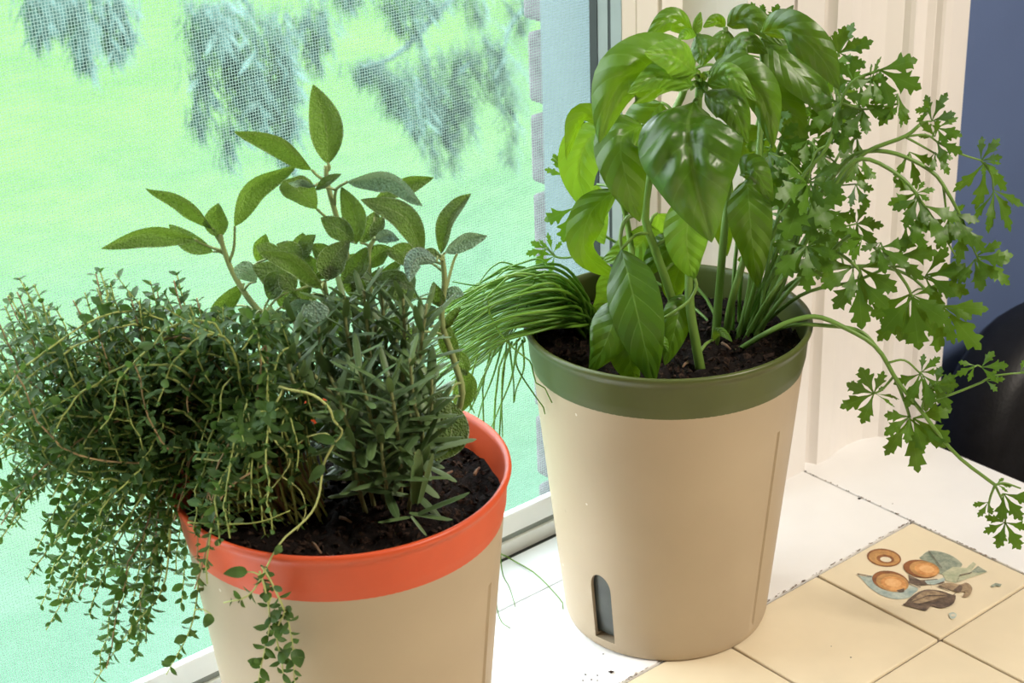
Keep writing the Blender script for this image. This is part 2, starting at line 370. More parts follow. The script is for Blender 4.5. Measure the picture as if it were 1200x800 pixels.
# ------------------------------------------------------------------ tiled countertop
T = 0.108
ct = empty('tiled_countertop', (-0.4, -0.1, -0.04), 'tiled kitchen countertop with white painted border boards under the pots', 'countertop')
box('grout_bed', -1.296, 0.104, -0.640, 0.1215, -0.04, -0.0022, M['grout'], ct)
G = 0.0009
t0 = None
tile_list = {}
for i in range(12):
    for j in range(6):
        x1 = -i * T - G; x0 = -(i + 1) * T + G; y1 = -j * T - G; y0 = -(j + 1) * T + G
        if t0 is None:
            t0 = box('tile', x0, x1, y0, y1, -0.012, 0.0, M['tile'], ct, 0.0012); o = t0
        else:
            o = t0.copy(); COL.objects.link(o); o.location = (-i * T, -j * T, rng.uniform(-.0003, .0001))
        tile_list[(i, j)] = o
bd = box('border_board', -1.296, -G * .8, G * .9, 0.1180, -0.030, 0.0004, M['board'], ct, 0.0009)
box('border_board', G * .4, 0.1085, -0.64, 0.1180, -0.030, 0.0004, M['board'], ct, 0.0009)
box('counter_edge', 0.104, 0.108, -0.64, 0.1188, -0.07, -0.02, M['board'], ct, 0.0005)
box('counter_body', -1.29, 0.09, -0.60, 0.1188, ZF, -0.04, M['wallpaint'], ct)
# flaked paint along the board joints
mb = MB(); rng = random.Random(9)
for k in range(260):
    if k < 170: x = rng.uniform(-.40, 0.0); y = rng.gauss(0.0006, 0.0006); ax = 1
    else: x = rng.gauss(0.0, 0.0005); y = rng.uniform(-.2, .105); ax = 0
    s = rng.uniform(.0004, .0013); e = s * rng.uniform(.4, .9)
    a = rng.uniform(0, 3); vv = [(x + s * math.cos(a + t) * (1.6 if ax else .7), y + e * math.sin(a + t) * (.7 if ax else 1.6), .0006) for t in (0, 1.3, 2.6, 4.1, 5.2)]
    mb.add(vv, [(0, 1, 2, 3, 4)])
o = mb.build('flaked_paint', M['flake'], ct, False); o['kind'] = 'stuff'

# printed decoration on one cream tile: chestnuts, leaves, pods (flat print)
def print_mat(name, c1, c2, scale=160):
    m, nt, N, L, b = new_mat(name); co = objco(nt)
    L.new(ramp(nt, noisen(nt, scale, 5, co, 0.7), [(0.35, c1), (0.65, c2)]), b.inputs['Base Color']); b.inputs['Roughness'].default_value = 0.32; return m
PM = {'nut': print_mat('print_nut_brown', (0.17, 0.055, 0.016), (0.36, 0.13, 0.03)), 'glow': print_mat('print_nut_orange', (0.52, 0.20, 0.05), (0.80, 0.42, 0.15)),
      'ring': print_mat('print_tan', (0.40, 0.20, 0.06), (0.62, 0.33, 0.11)), 'dark': print_mat('print_dark', (0.07, 0.05, 0.035), (0.22, 0.15, 0.10), 260),
      'pod': print_mat('print_pod', (0.22, 0.15, 0.09), (0.50, 0.37, 0.22), 200), 'blue': print_mat('print_blue_leaf', (0.26, 0.36, 0.36), (0.58, 0.64, 0.56), 120),
      'sagegrn': print_mat('print_grey_green', (0.17, 0.22, 0.17), (0.42, 0.44, 0.33), 160), 'palegrn': print_mat('print_pale_green', (0.38, 0.42, 0.27), (0.62, 0.60, 0.42), 160),
      'bright': print_mat('print_bright_orange', (0.74, 0.38, 0.13), (0.86, 0.52, 0.24)), 'pale': print_mat('print_pale', (0.70, 0.62, 0.48), (0.8, 0.72, 0.55))}
def zp(x, y): return (990 + x * 190 / 1200, 620 + y * 110 / 695)        # from the magnified view of the tile
ptile = tile_list[(0, 0)]
pl = [0]
def prn(name, zpts, mat, smooth=0):
    pl[0] += 1
    pts = [onz(*zp(*q), 0.0) for q in zpts]
    if smooth: pts = catmull(pts + [pts[0]], smooth)[:-1]
    h = 0.00022 + 0.00003 * pl[0]
    vv = [(p.x, p.y, h) for p in pts]
    o = mesh_obj(name, [Vector(v) for v in vv], [tuple(range(len(vv)))], PM[mat], ptile, False); return o
def ell(cx, cy, a, b, rot=0, n=28):
    r = math.radians(rot); return [(cx + a * math.cos(t) * math.cos(r) - b * math.sin(t) * math.sin(r), cy + a * math.cos(t) * math.sin(r) + b * math.sin(t) * math.cos(r)) for t in [2 * math.pi * k / n for k in range(n)]]
prn('printed_ring', ell(290, 212, 128, 66, 8), 'nut'); prn('printed_ring', ell(292, 214, 116, 56, 8), 'ring'); prn('printed_ring', ell(300, 222, 66, 32, 8), 'nut'); prn('printed_ring', ell(303, 226, 42, 19, 8), 'pale')
prn('printed_leaf', [(92, 340), (160, 352), (300, 330), (430, 400), (540, 440), (510, 480), (470, 510), (380, 520), (270, 490), (180, 430), (130, 375)], 'blue', 44)
prn('printed_leaf', [(550, 215), (630, 162), (760, 185), (850, 240), (862, 280), (760, 330), (700, 330), (640, 270)], 'sagegrn', 40)
prn('printed_leaf', [(720, 330), (800, 280), (900, 290), (950, 245), (972, 262), (930, 320), (1050, 320), (960, 350), (880, 380), (820, 400), (750, 385)], 'palegrn')
prn('printed_leaf', [(925, 322), (985, 275), (1055, 318), (985, 325)], 'sagegrn')
prn('printed_stalk', [(470, 340), (560, 380), (680, 370), (740, 395), (720, 408), (560, 420), (480, 400)], 'dark')
prn('printed_leaf', [(590, 385), (690, 375), (735, 360), (742, 385), (660, 415), (610, 410)], 'blue')
prn('printed_nut', ell(338, 388, 138, 74, 12), 'nut'); prn('printed_nut', ell(352, 400, 122, 66, 11), 'ring'); prn('printed_nut', ell(362, 406, 96, 50, 10), 'glow'); prn('printed_nut', ell(358, 400, 62, 30, 8), 'bright'); prn('printed_nut', [(380, 458), (440, 440), (438, 470), (405, 474)], 'dark')
prn('printed_nut', ell(565, 298, 134, 64, 10), 'nut'); prn('printed_nut', ell(590, 300, 112, 58, 9), 'ring'); prn('printed_nut', ell(604, 303, 90, 46, 8), 'glow'); prn('printed_nut', ell(606, 300, 56, 27, 8), 'bright')
prn('printed_pod', [(432, 568), (500, 500), (590, 455), (700, 460), (790, 490), (820, 500), (800, 560), (720, 590), (640, 575), (600, 608), (520, 590)], 'dark', 44)
prn('printed_pod', [(490, 540), (560, 480), (640, 460), (760, 495), (700, 515), (600, 545), (540, 555)], 'pod', 30)
prn('printed_pod', [(690, 425), (760, 402), (850, 415), (900, 402), (942, 440), (920, 500), (870, 508), (890, 470), (820, 470), (760, 445)], 'pod', 40)
prn('printed_pod', [(800, 460), (850, 420), (870, 440), (850, 475)], 'dark', 16)
prn('printed_mark', [(1080, 425), (1115, 405), (1160, 415), (1150, 432), (1120, 425), (1095, 438)], 'sagegrn'); prn('printed_mark', [(770, 630), (800, 622), (828, 640), (810, 668), (780, 665)], 'blue', 18)
prn('printed_mark', ell(800, 645, 16, 9), 'pale')
for a_, b_ in (((500, 545), (610, 500)), ((610, 500), (770, 496)), ((560, 560), (760, 510)), ((690, 428), (780, 460)), ((830, 398), (850, 350)), ((850, 350), (940, 330)), ((640, 440), (630, 400)), ((92, 340), (200, 360)), ((620, 170), (720, 300)), ((470, 400), (560, 440)), ((430, 568), (500, 545)), ((800, 500), (825, 480))):
    prn('printed_line', [(a_[0], a_[1] - 4), (b_[0], b_[1] - 3), (b_[0], b_[1] + 3), (a_[0], a_[1] + 4)], 'dark')

# ------------------------------------------------------------------ planters
GROOVE = math.radians(-80)
def body_r(z): return 0.0690 + (0.0884 - 0.0690) * z / 0.197
def build_pot(axis, rot, rim_mat, name, label):
    P = empty(name, (axis[0], axis[1], 0.0005), label, 'planter')
    prof = [(0.0, 0.003), (0.060, 0.003), (0.0655, 0.0), (0.0678, 0.0008), (0.0687, 0.0030), (body_r(.006), 0.006), (body_r(.010), 0.010), (body_r(.012), 0.012), (body_r(.06), .06), (body_r(.11), .11), (body_r(.160), .160), (body_r(.1615), .1615), (body_r(.18), .18), (body_r(.197), .197), (body_r(.197) - .0025, .197), (body_r(.16) - .0025, .16), (body_r(.01) - .0028, .010), (0.0, 0.010)]
    gw = math.radians(1.7)
    angs = [2 * math.pi * k / 120 for k in range(120)]
    g0 = (GROOVE) % (2 * math.pi)
    angs = [a for a in angs if abs((a - g0 + math.pi) % (2 * math.pi) - math.pi) > gw * 1.7] + [(g0 + gw * s) % (2 * math.pi) for s in (-1.35, -1, -.5, 0, .5, 1, 1.35)]
    angs.sort(); n = len(angs); v = []; f = []
    for (r, z) in prof:
        for a in angs:
            rr = r
            if .0115 <= z <= .1605 and r > 0.05 and r > body_r(z) - .001 and abs((a - g0 + math.pi) % (2 * math.pi) - math.pi) < gw * 1.05: rr -= .0013
            v.append((axis[0] + rr * math.cos(a + rot), axis[1] + rr * math.sin(a + rot), z + .0005))
    for i in range(len(prof) - 1):
        for k in range(n): a = i * n + k; b = i * n + (k + 1) % n; f.append((a, b, b + n, a + n))
    body = mesh_obj('outer_pot', v, f, M['cream'], P)
    # weld centre, then cut the arched gauge opening
    bm = bmesh.new(); bm.from_mesh(body.data); bmesh.ops.remove_doubles(bm, verts=bm.verts, dist=1e-6)
    bmesh.ops.recalc_face_normals(bm, faces=bm.faces); bm.to_mesh(body.data); bm.free()
    ga = math.radians(-170) + rot; er = Vector((math.cos(ga), math.sin(ga), 0)); et = Vector((-math.sin(ga), math.cos(ga), 0))
    hw = 0.0080; zb = 0.0085; zt = 0.062
    arch = [(-hw, zb), (hw, zb), (hw, zt - .011)] + [(hw * math.cos(t), zt - .011 + .011 * math.sin(t)) for t in [math.pi * k / 10 for k in range(1, 10)]] + [(-hw, zt - .011)]
    cv = []; nA = len(arch)
    for rad in (.045, .095): cv += [er * rad + et * s + Vector((0, 0, zz)) for s, zz in arch]
    cf = [tuple(range(nA)), tuple(range(nA, 2 * nA))[::-1]] + [(k, nA + k, nA + (k + 1) % nA, (k + 1) % nA) for k in range(nA)]
    cme = bpy.data.meshes.new('cut'); cme.from_pydata([tuple(q) for q in cv], [], cf)
    bm = bmesh.new(); bm.from_mesh(cme); bmesh.ops.recalc_face_normals(bm, faces=bm.faces); bm.to_mesh(cme); bm.free()
    cut = bpy.data.objects.new('cut', cme); COL.objects.link(cut); cut.location = (axis[0], axis[1], 0.0005)
    mod = body.modifiers.new('b', 'BOOLEAN'); mod.operation = 'DIFFERENCE'; mod.solver = 'EXACT'; mod.object = cut
    bpy.context.view_layer.update()
    dg = bpy.context.evaluated_depsgraph_get()
    nm = bpy.data.meshes.new_from_object(body.evaluated_get(dg)); body.modifiers.clear(); body.data = nm
    bpy.data.objects.remove(cut)
    try:
        nm.set_sharp_from_angle(angle=math.radians(38))
    except Exception: pass
    # smoked panel set inside the opening
    gv = []; gf = []
    for i in range(9):
        a = ga + math.radians(-9 + 18 * i / 8)
        for zz in (0.0, 0.03, 0.068):
            rr = body_r(zz) - 0.0035
            gv.append(Vector((axis[0] + rr * math.cos(a), axis[1] + rr * math.sin(a), max(zz, .0112) + .0005)))
    for i in range(8):
        for k in range(2): q = i * 3 + k; gf.append((q, q + 3, q + 4, q + 1))
    mesh_obj('water_gauge', gv, gf, M['gauge'], P)
    # inner liner with coloured rim
    lp = [(body_r(.19), .190), (.0889, .1955), (.0893, .1975), (.0903, .2110), (.0908, .2135), (.0922, .2150), (.0928, .2168), (.0926, .2182), (.0916, .2191), (.0903, .2189), (.0892, .2178), (.0884, .2150), (.0868, .2000), (.0835, .1700), (.0, .1690)]
    v = []; f = []; n = 128
    for (r, zz) in lp:
        for k in range(n): a = 2 * math.pi * k / n; v.append((axis[0] + r * math.cos(a), axis[1] + r * math.sin(a), zz + .0005))
    for i in range(len(lp) - 1):
        for k in range(n): a = i * n + k; b = i * n + (k + 1) % n; f.append((a, b, b + n, a + n))
    mesh_obj('rim_liner', v, f, rim_mat, P)
    return P
build_pot(POT_R, 0.0, M['green'], 'herb_planter', 'cream plastic planter with green rim holding basil, parsley and chives')
build_pot(POT_L, math.radians(18), M['orange'], 'herb_planter', 'cream plastic planter with orange rim holding thyme, sage and rosemary')

def soil(axis, seed, label):
    rg = random.Random(seed); mb = MB(); nr = 26; na = 90
    R0 = 0.0866
    v = []; f = []
    def hz(x, y):
        q = Vector((x * 60, y * 60, seed))
        return SOIL_Z + 0.004 * noise.noise(q) + 0.0045 * noise.noise(q * 3.3) + 0.003 * noise.noise(q * 7)
    for i in range(nr + 1):
        r = R0 * i / nr
        for k in range(na):
            a = 2 * math.pi * k / na; x = r * math.cos(a); y = r * math.sin(a)
            v.append((axis[0] + x, axis[1] + y, hz(x, y)))
    for i in range(nr):
        for k in range(na): a = i * na + k; b = i * na + (k + 1) % na; f.append((a, b, b + na, a + na))
    o = mesh_obj('potting_soil', v, f, M['soil']); tag(o, label, 'soil', kind='stuff')
    for k in range(1700):
        r = R0 * .985 * math.sqrt(rg.random()); a = rg.uniform(0, 6.283); x = r * math.cos(a); y = r * math.sin(a)
        s = rg.uniform(.0006, .0024) * (1.5 if rg.random() < .1 else 1); c = Vector((axis[0] + x, axis[1] + y, hz(x, y) + s * .4))
        ax = [Vector((rg.gauss(0, 1), rg.gauss(0, 1), rg.gauss(0, .7))).normalized() for _ in range(3)]
        pv = [c + ax[0] * s * rg.uniform(.8, 1.8), c - ax[0] * s, c + ax[1] * s, c - ax[1] * s * .8, c + ax[2] * s, c - ax[2] * s]
        mb.add(pv, [(0, 2, 4), (2, 1, 4), (1, 3, 4), (3, 0, 4), (2, 0, 5), (1, 2, 5), (3, 1, 5), (0, 3, 5)])
    c = mb.build('soil_crumbs', M['crumb'], o, False); c['kind'] = 'stuff'
    return o
soilR = soil(POT_R, 3, 'dark potting soil inside the green rimmed planter')
soilL = soil(POT_L, 8, 'dark potting soil inside the orange rimmed planter')
for (a, b, soilo) in (((366, 636), (376, 648), soilL), ((398, 606), (412, 612), soilL), ((520, 560), (530, 552), soilL), ((556, 556), (562, 548), soilL), ((846, 402), (856, 409), soilR), ((806, 424), (800, 430), soilR)):
    p = onz(*a, SOIL_Z + .004); q = onz(*b, SOIL_Z + .003)
    o = tube('bark_chip', [p, p.lerp(q, .5) + Vector((0, 0, .0008)), q], .0011, .0007, M['bark'], soilo, 5)
# crumbs of soil dropped on the boards
for k, (px, py, s) in enumerate(((716, 787, .0017), (707, 766, .0006), (686, 790, .0008), (693, 796, .0007), (700, 791, .0007), (683, 797, .0007), (623, 758, .0006), (1007, 584, .0012), (1046, 590, .0004), (997, 770, .0006), (974, 757, .0004), (700, 797, .0006))):
    p = onz(px, py, 0.0005 + s * .5); rg = random.Random(k)
    d = Vector((0.76, -0.64, 0)) * s * 1.5; e = Vector((.6, .7, 0)) * s * .8; u = Vector((0, 0, s * .7))
    o = mesh_obj('soil_crumb', [p + d, p - d * .8 + e * .4, p + e, p - e, p + u, p - u], [(0, 2, 4), (2, 1, 4), (1, 3, 4), (3, 0, 4), (2, 0, 5), (1, 2, 5), (3, 1, 5), (0, 3, 5)], M['crumb'])
    if k == 0: tag(o, 'largest dark soil crumb on the white board below the water gauge', 'crumb')
    elif k == 7: tag(o, 'dark soil crumb on the joint between the two white boards', 'crumb')
    elif k == 8: tag(o, 'faint tiny speck on the white board near the board joint', 'crumb')
    elif k == 6: tag(o, 'lone tiny speck of soil on the white board between the planters', 'crumb')
    elif k in (9, 10): tag(o, 'tiny dark speck of soil on the plain cream tile beside the green rimmed planter', 'crumb', 'specks on the cream tile')
    else: tag(o, 'tiny soil speck on the white board in the sprinkle below the water gauge', 'crumb', 'sprinkled soil specks on the white board')

# ------------------------------------------------------------------ leaf builder
def prof_ovate(t): return math.sin(math.pi * t ** 0.78) ** 0.8 * (1 - 0.12 * t)
def prof_lance(t): return math.sin(math.pi * t ** 0.92) ** 0.85
def leaf_pts(pts, n): return catmull(pts, n)
def blade(parent, pts, width, mat, roll=0.0, roll2=None, cup=0.0, prof=prof_ovate, nu=16, nv=8, pucker=0.0, wave=0.0, seed=0, name='leaf', fold=1.6, petiole=0.0, pr=0.0012, pmat=None, quilt=6):
    """A leaf blade along a 3-D midrib. roll turns the blade about its midrib; cup bends the margins along the normal."""
    path = leaf_pts(pts, nu + 1); v = []; uv = []; f = []
    if roll2 is None: roll2 = roll
    sd = seed * 7.13
    for i, p in enumerate(path):
        t = i / nu
        Tn = (path[min(i + 1, nu)] - path[max(i - 1, 0)]).normalized()
        V = (CAM - p).normalized()
        S = Tn.cross(V)
        S = S.normalized() if S.length > 1e-5 else Tn.orthogonal().normalized()
        Nn = S.cross(Tn).normalized()
        if Nn.dot(V) < 0: Nn = -Nn
        a = math.radians(roll + (roll2 - roll) * t)
        S2 = S * math.cos(a) + Nn * math.sin(a); N2 = Nn * math.cos(a) - S * math.sin(a)
        w = width * 0.5 * max(prof(t), 0.0) + 0.00025
        for k in range(nv + 1):
            s = -1 + 2 * k / nv
            h = cup * w * (abs(s) ** fold)
            if pucker:
                ph = t * quilt - abs(s) * 1.35
                h += pucker * w * abs(math.sin(math.pi * ph)) ** .8 * (1 - s ** 4) * min(1, abs(s) * 3.2) * math.sin(math.pi * min(1, t * 1.1)) 
                h -= pucker * .5 * w * math.exp(-(s / .14) ** 2)
            if wave: h += wave * w * abs(s) * noise.noise(Vector((t * 3.4, s * 1.2 + sd, sd)))  * 2
            v.append(p + S2 * (s * w * (1 - .12 * abs(cup) * abs(s))) + N2 * h); uv.append((t, s))
    m = nv + 1
    for i in range(nu):
        for k in range(nv): a = i * m + k; f.append((a, a + 1, a + m + 1, a + m))
    return mesh_obj(name, v, f, mat, parent, True, uv)

# ------------------------------------------------------------------ stems drape over rims and stay on the room side of the screen
def before_screen(p, y=0.169):
    return CAM + (p - CAM) * ((y - CAM.y) / (p.y - CAM.y)) if p.y > y else p
def outer_r(z): return 0.0930 if z > 0.192 else 0.0690 + (0.0884 - 0.0690) * max(z, 0) / 0.197 + .0004
def in_wall(p, axis):
    r = math.hypot(p.x - axis[0], p.y - axis[1]); return .0835 < r < outer_r(p.z) + .0004 and 0 < p.z < RIM_Z + .0012
def drape(path, axis, rad, rooted=True):
    """Lift a stem over the rim where it leaves the pot and keep its hanging end outside the wall."""
    path = [before_screen(p) for p in path]; n = len(path); ax = Vector((axis[0], axis[1], 0))
    rr = lambda p: math.hypot(p.x - axis[0], p.y - axis[1])
    lifted = 0.0
    for _ in range(10):
        c = next((i for i, p in enumerate(path) if rr(p) > .0900), None)
        if c:
            q = [path[i].lerp(path[i + 1], t) for i in range(max(0, c - 4), min(n - 1, c + 2)) for t in (0, .25, .5, .75)]
            zs = [p.z for p in q if .0840 < rr(p) < .0934]
            L_ = RIM_Z + .0018 + rad - min(zs) if zs else 0
            if 1e-4 < L_ and lifted + L_ < .05:
                lifted += L_
                w = max(2.0, n * .12)
                path = [p + Vector((0, 0, L_ * 1.02 * math.exp(-((i - c + .5) / w) ** 2))) if i > 0 else p for i, p in enumerate(path)]
        for i in range(1 if rooted else 0, n):
            p = path[i]; r = rr(p)
            if r < 1e-6: continue
            if c is None or i < c:
                if rooted and i > 2 and p.z < SOIL_Z + .006: p = path[i] = Vector((p.x, p.y, SOIL_Z + .006))
                if p.z < RIM_Z + .002 and r > .0850 - rad: k = (.0850 - rad) / r
                else: continue
            else:
                lim = outer_r(p.z) + .0012 + rad
                if p.z < RIM_Z + .0015 + rad and r < lim: k = lim / r
                else: continue
            path[i] = Vector((axis[0] + (p.x - axis[0]) * k, axis[1] + (p.y - axis[1]) * k, p.z))
    return path
LEAVES = []                      # (object, plant, base point) of leaves that hang on a stem

# ------------------------------------------------------------------ BASIL
basil = empty('basil_plant', onz(822, 436, SOIL_Z), 'basil plant with large glossy quilted leaves in the green rimmed planter', 'basil')
def B(px, py, d): return onplane(px, py, POT_R, d)
def bl(pts, wpx, roll=0, roll2=None, cup=-.25, mat='basil', puck=.22, wave=.14, prof=prof_ovate, seed=0, quilt=6, nu=20, nv=12, petiole=None):
    P = [B(*p) for p in pts]
    o = blade(basil, P, wpx / ppm(P[len(P) // 2]), M[mat], roll, roll2, cup, prof, nu, nv, puck, wave, seed, quilt=quilt)
    LEAVES.append([o, basil, P[0].copy()])
    if petiole:
        Q = [B(*p) for p in petiole] + [P[0].lerp(P[1], .06)]
        tube('petiole', catmull(Q, 8), .0016, .0011, M['basil_stem'], o if False else basil, 6)
    return o
def bstem(pts, r0, r1, name='stem'):
    P = [onz(pts[0][0], pts[0][1], SOIL_Z - .004)] + [B(*p) for p in pts[1:]]
    tube(name, catmull(P, 18), r0, r1, M['basil_stem'], basil, 8)
bstem([(822, 438), (815, 400, -.036), (808, 350, -.03), (810, 280, -.02), (820, 200, -.01), (818, 130, -.01), (820, 96, -.012)], .0032, .0022)
bstem([(800, 400), (785, 342, .0), (765, 285, .0), (756, 250, .0), (768, 180, .0), (800, 110, .01), (815, 60, .02), (818, 40, .02)], .0030, .0020)
bstem([(838, 405), (842, 350, .01), (848, 280, .01), (856, 180, .02), (852, 80, .03), (850, 32, .03)], .0030, .0016)
bstem([(850, 396), (858, 350, -.01), (875, 290, -.01), (888, 200, .0), (893, 100, .02), (893, 42, .03)], .0026, .0016)
bstem([(730, 400), (742, 330, .0), (735, 260, .01), (722, 215, .0), (705, 160, .0)], .0024, .0014)
# big leaves
bl([(816, 88, -.012), (776, 82, -.022), (728, 98, -.036), (702, 168, -.03)], 92, 10, 20, -.45, seed=1, quilt=5, puck=.26)
bl([(816, 86, -.014), (790, 66, -.026), (756, 62, -.032)], 46, -25, -10, -.2, 'basil_young', .2, seed=2)
bl([(812, 101, -.02), (775, 88, -.034), (736, 109, -.042)], 36, -10, 10, -.25, 'basil_young', .18, seed=3)
bl([(813, 119, -.02), (806, 150, -.052), (815, 215, -.066), (834, 284, -.058)], 138, -6, 0, -.40, seed=4, quilt=5, puck=.26, nu=26, nv=16)
bl([(828, 100, -.018), (855, 88, -.03), (886, 118, -.034)], 32, 15, 0, -.3, 'basil_young', .18, seed=5)
bl([(826, 108, -.02), (858, 122, -.035), (876, 168, -.036)], 48, 25, 10, -.3, 'basil', .24, seed=6)
bl([(830, 84, -.008), (866, 92, -.014), (894, 118, -.018), (906, 174, -.01)], 62, -10, -10, -.45, 'basil', .2, seed=7)
# top cluster
bl([(812, 37, .018), (785, 22, .012), (756, 48, .006)], 30, -20, 10, -.3, 'basil', .15, seed=8)
bl([(815, 40, .018), (817, 28, .016), (821, 14, .014)], 13, 20, 20, -.3, 'basil_young', .1, seed=9)
bl([(818, 40, .016), (824, 56, .004), (822, 78, .0)], 38, 0, 0, -.35, 'basil', .2, seed=10)
bl([(816, 42, .016), (804, 40, .006), (795, 46, .002)], 14, 0, 0, -.3, 'basil_young', .1, seed=11)
bl([(850, 31, .03), (838, 24, .024), (824, 32, .02)], 16, 10, 10, -.2, 'basil', .15, seed=12)
bl([(852, 30, .03), (880, 22, .02), (918, 54, .012)], 34, -20, 5, -.3, 'basil', .2, seed=13)
bl([(851, 34, .03), (848, 55, .02), (842, 76, .02)], 34, 10, 10, -.3, 'basil', .15, seed=14)
bl([(893, 38, .03), (925, 36, .012), (960, 66, .004), (982, 104, .004)], 52, -30, -5, -.25, 'basil', .14, seed=15)
bl([(893, 46, .03), (920, 70, .02), (958, 108, .016), (976, 150, .02)], 50, 20, 35, -.2, 'basil', .1, seed=16)
bl([(846, 78, .01), (872, 48, .01), (900, 62, .01)], 38, 40, 30, -.3, 'basil', .12, seed=17)
bl([(900, 60, .03), (912, 30, .03), (930, 6, .03)], 20, 0, 0, -.2, 'basil', .1, seed=18)
# left side
bl([(706, 150, .0), (686, 170, .01), (678, 205, .012), (690, 252, .008)], 58, 0, 10, .15, 'basil_young', .08, seed=19)
bl([(705, 148, -.004), (682, 140, -.012), (664, 188, -.008)], 40, 55, 60, -.4, 'basil', .1, seed=20)
bl([(752, 146, -.01), (728, 165, -.03), (735, 215, -.035), (750, 260, -.028)], 66, 8, 0, -.35, 'basil', .12, seed=21, quilt=5)
bl([(722, 222, -.006), (692, 250, -.03), (686, 295, -.03), (728, 327, -.014)], 46, 0, 20, -.35, 'basil', .06, seed=22)
bl([(760, 262, .0), (752, 284, .01), (735, 295, .02), (706, 306, .03)], 50, 15, 15, .1, 'basil_young', .05, seed=23)
bl([(728, 312, .01), (722, 332, .012), (712, 352, .014), (694, 366, .02)], 44, 0, 0, .1, 'basil_young', .05, seed=24)
bl([(728, 292, -.03), (738, 330, -.045), (752, 390, -.056), (766, 452, -.058)], 64, -12, 0, -.2, 'basil', .03, .2, prof_lance, seed=25, petiole=[(750, 250, -.01), (734, 256, -.016), (727, 275, -.026)])
bl([(742, 356, -.03), (722, 372, -.05), (708, 405, -.055), (690, 438, -.048)], 56, -20, 0, -.3, 'basil', .10, .45, seed=26)
bl([(735, 375, -.03), (735, 400, -.05), (740, 430, -.054), (748, 444, -.05)], 50, 10, 0, -.2, 'basil', .05, .3, seed=46)
bl([(806, 346, -.018), (796, 366, -.03), (788, 398, -.036), (779, 428, -.036)], 38, 20, 0, -.2, 'basil', .04, seed=27)
bl([(818, 226, -.03), (806, 262, -.036), (806, 298, -.034), (814, 328, -.028)], 58, 0, 0, -.15, 'basil_young', .06, seed=28)
tube('petiole', catmull([B(814, 326, -.028), B(816, 336, -.03), B(808, 352, -.034), B(792, 364, -.038), B(777, 373, -.04)], 12), .0013, .001, M['basil_stem'], basil)
bl([(876, 210, -.02), (878, 245, -.03), (882, 290, -.03), (888, 338, -.02)], 56, 0, -15, -.2, 'basil', .05, seed=29)
bl([(868, 205, -.016), (884, 200, -.026), (906, 236, -.024)], 40, 0, 0, -.2, 'basil', .1, seed=30)
bl([(800, 276, .0), (785, 290, .002), (768, 305, .006), (756, 326, .01)], 42, 15, 0, -.2, 'basil', .08, seed=31)
bl([(806, 300, .01), (795, 318, .012), (790, 340, .016), (795, 360, .02)], 36, 20, 0, -.2, 'basil', .08, seed=32)
bl([(770, 250, .02), (782, 272, .03), (790, 300, .034), (786, 330, .03)], 44, 0, 0, .1, 'basil_young', .06, seed=33)
bl([(845, 180, .02), (838, 220, .02), (846, 260, .024), (852, 300, .03)], 44, 0, 0, -.2, 'basil', .08, seed=34)
bl([(862, 150, .02), (880, 170, .02), (900, 200, .03), (905, 240, .03)], 50, 0, 0, -.2, 'basil', .08, seed=35)
bl([(870, 96, .03), (900, 110, .03), (926, 140, .03), (940, 190, .04)], 56, 10, 0, -.2, 'basil', .08, seed=36)
bl([(775, 120, .01), (760, 140, .02), (745, 165, .02), (742, 200, .02)], 56, 0, 0, -.2, 'basil', .08, seed=37)
bl([(700, 216, .02), (696, 244, .03), (700, 268, .03), (708, 286, .03)], 34, 0, 0, .1, 'basil_young', .06, seed=38)
bl([(836, 398, -.02), (842, 388, -.026), (850, 392, -.03), (858, 400, -.034)], 10, 0, 0, -.2, 'basil_young', .0, seed=39)
for k, (dx, dy) in enumerate(((0, 0), (-6, 6), (5, 7), (1, 12), (-3, -6), (6, -4))):
    bl([(820 + dx * .3, 100 + dy * .4, -.014), (820 + dx, 92 + dy, -.022), (820 + dx * 1.8, 96 + dy * 1.7, -.026)], 9, 0, 0, -.4, 'basil_young', .05, seed=60 + k, nu=8, nv=4)
bud = blade(basil, [B(770, 408, -.045), B(776, 402, -.048), B(783, 412, -.048)], 18 / ppm(B(776, 408, -.045)), M['basil_young'], 0, 0, -.6)

